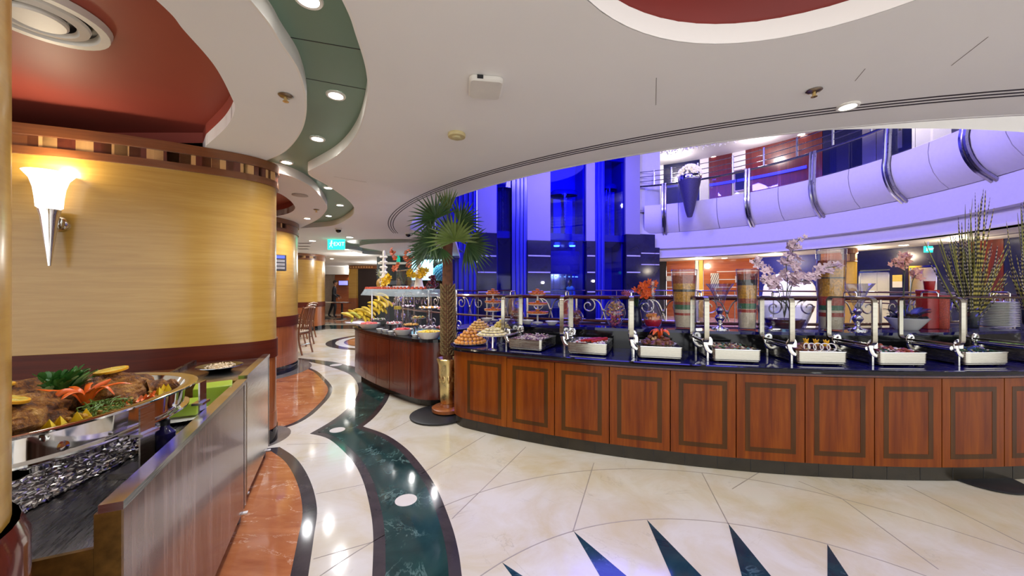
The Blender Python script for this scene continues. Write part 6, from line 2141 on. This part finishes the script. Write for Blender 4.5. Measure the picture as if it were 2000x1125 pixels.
# ============================================================ SMALL SCREEN ON THE SECOND COLUMN
a = R(-62)
cpos = Vector((-4.62 + .9 * cos(a), 6.16 + .9 * sin(a), 0))
sc0 = at(537, 512, 5.62)
ws = thing('wall_screen', 'small wall box with lit strips on the second maple column', 'screen', (cpos.x + .02, cpos.y - .045, sc0.z), R(28))
ws.location = (-4.62 + 1.0 * cos(R(-22)), 6.16 + 1.0 * sin(R(-22)), sc0.z); ws.rotation_euler = (0, 0, R(42))
obj('wall_arm', MB().box(-.03, .03, .05, .12, -.05, .05), M['steel_dark'], ws)
obj('casing', MB().rrect(-.125, .125, -.05, .05, -.125, .125, .01, 3), pm('casing_grey', srgb(70, 72, 84), .3), ws)
obj('lit_header', MB().box(-.10, .10, -.054, -.05, .07, .115), glow('header_blue', (.08, .12, .6), 1.2), ws)
for k in range(3): obj('paper_strip', MB().box(-.10, .10, -.06, -.05, -.10 + .055 * k, -.06 + .055 * k), pm('paper_strip', srgb(206, 206, 210), .4), ws)

# ============================================================ CHAIRS
chw = wood('chair_wood', srgb(96, 54, 28), srgb(120, 70, 38), srgb(136, 84, 48), 'z', .3, .4)
cush = pm('chair_cushion', srgb(206, 190, 162), .8, var=.08, scale=20)
def chair():
    t = thing('dining_chair', 'x', 'chair', group='wooden dining chairs behind the second column')
    for s in (-1, 1):
        obj('leg', MB().tube([(.2, s * .2, .0005), (.19, s * .19, .43)], [.016, .022], 6), chw, t)
        obj('leg', MB().tube(cr([Vector((-.27, s * .19, .0005)), Vector((-.21, s * .19, .25)), Vector((-.2, s * .19, .45)), Vector((-.235, s * .185, .75)), Vector((-.30, s * .18, 1.0))], 4), [.017] * 8 + [.02] * 5 + [.018] * 4, 6), chw, t)
        obj('arm_rest', MB().tube(cr([Vector((-.22, s * .2, .66)), Vector((-.02, s * .23, .68)), Vector((.13, s * .22, .65)), Vector((.18, s * .2, .5)), Vector((.19, s * .19, .43))], 4), .016, 6), chw, t)
    obj('seat', MB().rrect(-.22, .23, -.21, .21, .42, .445, .03, 3), chw, t)
    obj('cushion', MB().rrect(-.205, .225, -.2, .2, .446, .50, .05, 4, .02), cush, t)
    obj('top_rail', MB().tube([(-.30, -.2, .97), (-.315, 0, 1.0), (-.30, .2, .97)], .028, 8, flat=.5), chw, t)
    for k in range(-2, 3): obj('back_slat', MB().tube([(-.215, k * .065, .5), (-.245, k * .065, .72), (-.303, k * .065, .965)], .011, 5), chw, t)
    obj('stretcher', MB().tube([(-.22, -.19, .2), (-.22, .19, .2)], .01, 5), chw, t)
    return t
ch0 = chair()
spots = [((-4.62, 7.85), 178, 'nearest to the second maple column'), ((-5.2, 9.0), 182, 'behind the nearest chair'), ((-5.85, 10.3), 175, 'farthest of the row by the third column')]
for k, (q, a, w) in enumerate(spots):
    c = ch0 if k == 0 else dup(ch0)
    c.location = (*q, 0); c.rotation_euler = (0, 0, R(a)); c['label'] = 'wooden dining armchair with cream seat, ' + w

# ============================================================ FAR DINING ROOM
def fbx(name, m, p0, p1, y0_, y1_, Y, d, parent=None, floor_=False):
    a = at(p0, y1_, Y); b = at(p1, y0_, Y)
    return wobj(name, MB().box(a.x, b.x, Y, Y + d, 0 if floor_ else a.z, b.z), m, parent)
o = fbx('bulkhead', M['fascia'], 619, 681, 512, 536, 19.6, .3); tag(o, 'white bulkhead over the far doorway', None, None, 'structure')
o = fbx('wood_screen_wall', lob_wood, 654, 682, 537, 611, 19.9, .12, None, True); tag(o, 'orange wood partition with a small screen in the far room', 'partition')
tv = thing('wall_tv', 'small blue-lit television on the far wood partition', 'television', at(671, 553, 19.8))
w_ = at(682, 0, 19.8).x - at(663, 0, 19.8).x
obj('bezel', MB().rrect(-w_ / 2, w_ / 2, -.03, .03, -.13, .14, .015, 2), M['black_gloss'], tv)
obj('picture', MB().box(-w_ * .46, w_ * .46, -.034, -.03, -.1, .12), glow('tv_blue', (.25, .25, .75), 1.0), tv)
o = fbx('glass_doorway', pm('far_pale', srgb(190, 180, 164), .4), 624, 653, 537, 610, 20.3, .1, None, True); tag(o, 'pale lit doorway at the end of the far room', None, None, 'structure')
pil = thing('pilaster', 'maple pilaster with dark foot at the end of the room', None, at(688, 600, 18.2), kind='structure'); pil.location.z = 0
a, b = at(681, 0, 18.2).x, at(696, 0, 18.2).x
wobj('shaft', MB().box(a, b, 18.2, 18.5, .9, 2.35), M['maple'], pil)
wobj('foot', MB().box(a - .01, b + .01, 18.19, 18.51, 0, .9), M['wainscot'], pil)
wobj('frieze', MB().box(a, at(740, 0, 18.2).x, 18.2, 18.5, 2.35, 2.52), M['trim_wood'], pil)
for k in range(9):
    x = a + .08 + k * .13
    wobj('checker_block', MB().box(x, x + .06, 18.18, 18.2, 2.39, 2.47), M['block_light'], pil)
o = fbx('dark_cabinet', pm('far_dark', srgb(40, 26, 24), .4), 697, 737, 520, 600, 18.4, .4, None, True); tag(o, 'tall dark cabinet right of the maple pilaster', 'cabinet')
# hostess stand, glass rails and far tables
for k, (px, Y, lab) in enumerate(((633, 17.0, 'far dining table with white plates left of the waiter'), (668, 16.5, 'far dining table with dark top right of the waiter'))):
    c = at(px, 0, Y); c.z = 0
    t = thing('dining_table', lab, 'table', c)
    obj('table_top', MB().lathe([(0, .72), (.42, .72), (.43, .735), (.42, .75), (0, .75)], 28), M['mahogany'] if k else cush, t)
    obj('pedestal', MB().lathe([(.25, 0), (.24, .02), (.05, .05), (.04, .72)], 16), M['black'], t)
    for s in range(3):
        tag(link('dinner_plate', pl_me, None, None, (c.x - .2 + .2 * s, c.y - .1 + .1 * (s % 2), .7505)), 'white plate on the ' + lab.split(' with')[0] + (' near the doorway' if k == 0 else ' near the partition'), 'plate', 'plates on far table %s' % ('one' if k == 0 else 'two'))
# waiter
def person(loc, label, suit, skin, hair, rz, arm_f=(.1, .25)):
    t = thing('person', label, 'person', loc, rz)
    V = [(0, 0, .95), (0, .01, 1.15), (0, .03, 1.38), (0, .05, 1.5),              # pelvis, waist, chest, neck base
         (.09, 0, .9), (.10, .08, .5), (.10, .02, .08), (.10, .14, .04),
         (-.09, 0, .9), (-.10, -.10, .5), (-.10, -.24, .10), (-.10, -.12, .04),
         (.19, .03, 1.40), (.24, .0, 1.12), (.22, arm_f[0] + .1, .95),
         (-.19, .03, 1.40), (-.25, .0, 1.12), (-.22, arm_f[1], 1.0)]
    E = [(0, 1), (1, 2), (2, 3), (0, 4), (4, 5), (5, 6), (6, 7), (0, 8), (8, 9), (9, 10), (10, 11), (2, 12), (12, 13), (13, 14), (2, 15), (15, 16), (16, 17)]
    Rr = [.14, .135, .16, .06, .095, .07, .045, .04, .095, .07, .045, .04, .075, .05, .036, .075, .05, .036]
    me = bpy.data.meshes.new('body'); me.from_pydata(V, E, [])
    o = bpy.data.objects.new('body', me); COL.objects.link(o)
    sk = o.modifiers.new('skin', 'SKIN'); o.modifiers.new('sub', 'SUBSURF').levels = 1
    for i, r in enumerate(Rr):
        me.skin_vertices[0].data[i].radius = (r, r * (.75 if i < 3 else 1))
        me.skin_vertices[0].data[i].use_root = (i == 0)
    bpy.context.view_layer.update()
    m2 = bpy.data.meshes.new_from_object(o.evaluated_get(bpy.context.evaluated_depsgraph_get()))
    bpy.data.objects.remove(o)
    m2.polygons.foreach_set('use_smooth', [True] * len(m2.polygons))
    m2.materials.clear(); m2.materials.append(suit)
    link('body', m2, None, t)
    hd_ = MB().ball((0, .07, 1.64), .095, 14, 10, (.82, .98, 1.22)).tube([(0, .05, 1.46), (0, .06, 1.58)], .05, 10).ball((0, .165, 1.63), .016, 6, 5, (.8, 1, 1.2)).ball((.08, .06, 1.64), .02, 6, 5, (.5, 1, 1.4)).ball((-.08, .06, 1.64), .02, 6, 5, (.5, 1, 1.4))
    obj('head', hd_, skin, t)
    obj('hair', MB().ball((0, .055, 1.675), .097, 14, 9, (.88, 1.0, 1.08)), hair, t)
    for sx, hx in ((1, V[14]), (-1, V[17])):
        hm = MB().ball((hx[0], hx[1] + .02, hx[2] - .05), .035, 8, 6, (.55, .9, 1.2))
        for f in range(4): hm.tube([(hx[0], hx[1] - .005 + .017 * f, hx[2] - .075), (hx[0] - sx * .006, hx[1] + .0 + .017 * f, hx[2] - .105), (hx[0] - sx * .016, hx[1] + .006 + .017 * f, hx[2] - .13 + .008 * abs(f - 1.5))], .008, 5)
        hm.tube([(hx[0] - sx * .01, hx[1] + .05, hx[2] - .045), (hx[0] - sx * .02, hx[1] + .065, hx[2] - .085)], .008, 5)
        obj('hand', hm, skin, t)
    return t
sk1 = pm('skin_tone', srgb(170, 120, 92), .5); hr = pm('dark_hair', srgb(30, 24, 20), .5)
q = at(652, 0, 17.6)
person((q.x, q.y, 0), 'waiter in a dark suit walking through the far room', pm('dark_suit', srgb(28, 28, 36), .7), sk1, hr, R(-70))
q = fpt(1122, .9)
person((q.x + .1, q.y, 0), 'guest in a pale blue shirt at the lit landing door', pm('cyan_shirt', srgb(96, 176, 200), .7), sk1, hr, R(120))

# ============================================================ CEILING FITTINGS AND DOWNLIGHTS
def downlight(px, py, z, label, e=30, grp='downlights in the green ribbon', r=.045, lit=True):
    y = FPX * (z - H) / (CYP - py)
    p = at(px, py, y)
    t = thing('downlight', label, 'downlight', (p.x, p.y, z - .012), 0, grp)
    obj('trim_ring', MB().lathe([(r * .95, .011), (r * .95, .002), (r * 1.2, .0), (r * 1.3, .006), (r * 1.3, .011)], 24), M['white'], t)
    obj('lens', MB().lathe([(0, .003), (r * .95, .003), (r * .95, .008), (0, .008)], 20), M['lamp'], t)
    if e: light('downlight_beam', 'SPOT', (p.x, p.y, z - .03), e, (.98, .99, 1.0), .04, (0, 0, 0), R(140), .7)
for k, (px, py, e, w) in enumerate(((602, -4, 30, 'at the top edge of the view'), (656, 185, 32, 'in the widest bend'), (620, 270, 40, 'second down the ribbon'), (560, 316, 40, 'beside the large column top'),
                                   (641, 366, 40, 'in the second bend'), (664, 400, 40, 'at the far bend'), (642, 421, 30, 'near the ribbon end'))):
    downlight(px, py, HG, 'round recessed downlight in the green ribbon %s' % w, e)
downlight(600, 426, HC, 'round downlight in the lowered ceiling of the second column', 40, None)
downlight(1656, 206.5, HC, 'round downlight beside the slot diffuser above the buffet', 32, None)
for k, (px, py, w) in enumerate(((683, 463, 'right of the exit sign'), (677, 487, 'below the exit sign'), (692, 492, 'nearest the carved tower'), (648, 505, 'over the far doorway'), (610, 470, 'beyond the second column'))):
    downlight(px, py, HC, 'far round downlight %s' % w, 90, 'far ceiling downlights', .07)
for (x, y, e) in ((-.85, .2, 20), (-.8, -1.3, 28), (.9, -.9, 24), (2.4, -.6, 24), (2.9, 1.1, 24), (4.3, .2, 24), (5.6, 1.6, 24), (-2.2, .0, 30), (.1, 2.55, 22), (-1.0, 5.6, 40), (-2.6, 7.6, 55), (-3.6, 11.4, 90), (-6.0, 9.0, 100), (-6.0, 15.0, 160), (-4.0, 16.5, 160), (-8.0, 18.0, 160), (-2.6, 10.6, 80), (-5.0, 19.4, 120)):  # beams without fittings: unseen room downlights, plus fill added for the far hall
    light('unseen_ceiling_beam', 'SPOT', (x, y, HC - .02 if x > -.5 else HG - .03), e, (.98, .99, 1.0), .05, (0, 0, 0), R(140), .7)
# smoke detector, access point, sprinklers, dome cameras, signs
def cpos_(px, py): 
    v = cp(px, py); return (v.x, v.y, HC)
t = thing('smoke_detector', 'cream round smoke detector on the white ceiling', 'smoke detector', cpos_(892, 261))
obj('base', MB().lathe([(.062, -.0005), (.066, -.012), (.062, -.026), (0, -.026)], 28), pm('detector_cream', srgb(206, 190, 140), .4), t)
obj('chamber', MB().lathe([(.036, -.027), (.034, -.038), (.02, -.044), (0, -.044)], 22), pm('detector_pale', srgb(190, 176, 130), .4), t)
t = thing('access_point', 'square white wireless unit tilted on the ceiling', 'wireless unit', cpos_(948, 165), R(8))
obj('housing', MB().rrect(-.092, .092, -.10, .10, -.034, -.0005, .03, 5, .008), M['white'], t)
obj('port', MB().box(-.05, -.018, -.103, -.099, -.026, -.006), M['black'], t)
def sprinkler(px, py, label):
    t = thing('sprinkler', label, 'sprinkler', cpos_(px, py))
    obj('escutcheon', MB().lathe([(.0, -.0005), (.034, -.0005), (.04, -.004), (.03, -.012), (.012, -.014), (0, -.014)], 24), steel('aged_brass', (.34, .28, .2), .3, (3, 3, 3), .1), t)
    obj('stem', MB().lathe([(.009, -.0145), (.009, -.035), (0, -.036)], 12), M['brass'], t)
    obj('deflector', MB().lathe([(0, -.0365), (.016, -.0365), (.016, -.039), (0, -.039)], 12), M['brass'], t)
sprinkler(1590, 176, 'bronze sprinkler head above the buffet')
sprinkler(558, 186, 'bronze sprinkler head on the lowered ceiling island')
sprinkler(618, 409, 'small sprinkler head on the second lowered ceiling')
for (px, py, w) in ((661, 446, 'left of the atrium opening'), (797, 455, 'at the tip of the atrium opening')):
    t = thing('dome_camera', 'small dark dome camera %s' % w, 'camera', cpos_(px, py))
    obj('mount', MB().lathe([(.065, -.0005), (.065, -.03), (0, -.03)], 20), M['white'], t)
    obj('dome', MB().lathe([(.05, -.0305), (.045, -.06), (.025, -.08), (0, -.085)], 18), M['black_gloss'], t)
exit_sign(Vector(at(657, 477, 8.6)), .40, .25, 'large green lit exit sign hanging in the far dining room')
bpy.data.objects[-1]
sv = thing('slot_vent', 'three dark slots of an air vent in the far ceiling', 'air vent', cpos_(598, 481))
for k, (py) in enumerate((475, 481, 486)):
    p, q = cp(583, py), cp(606 - k * 2, py)
    wobj('slot', MB().bar((p.x, p.y, HC - .003), (q.x, q.y, HC - .003), .12, .004), pm('slot_red', srgb(60, 24, 20), .6), sv)
t = thing('speaker_grille', 'round ceiling speaker grille beside the second column', 'speaker', cpos_(586, 381))
obj('grille', MB().lathe([(.085, -.0005), (.09, -.006), (.07, -.01), (0, -.01)], 24), pm('grille', srgb(176, 166, 158), .5, var=.3, scale=200), t)

for (x, y, e) in ((-6.2, 16.4, 45), (-4.4, 18.2, 40), (-8.6, 19.6, 40), (-5.4, 12.4, 30)):  # unseen point fills added to brighten the walls of the far room
    light('far_room_fill', 'POINT', (x, y, 2.3), e, (1, .95, .88), .12)
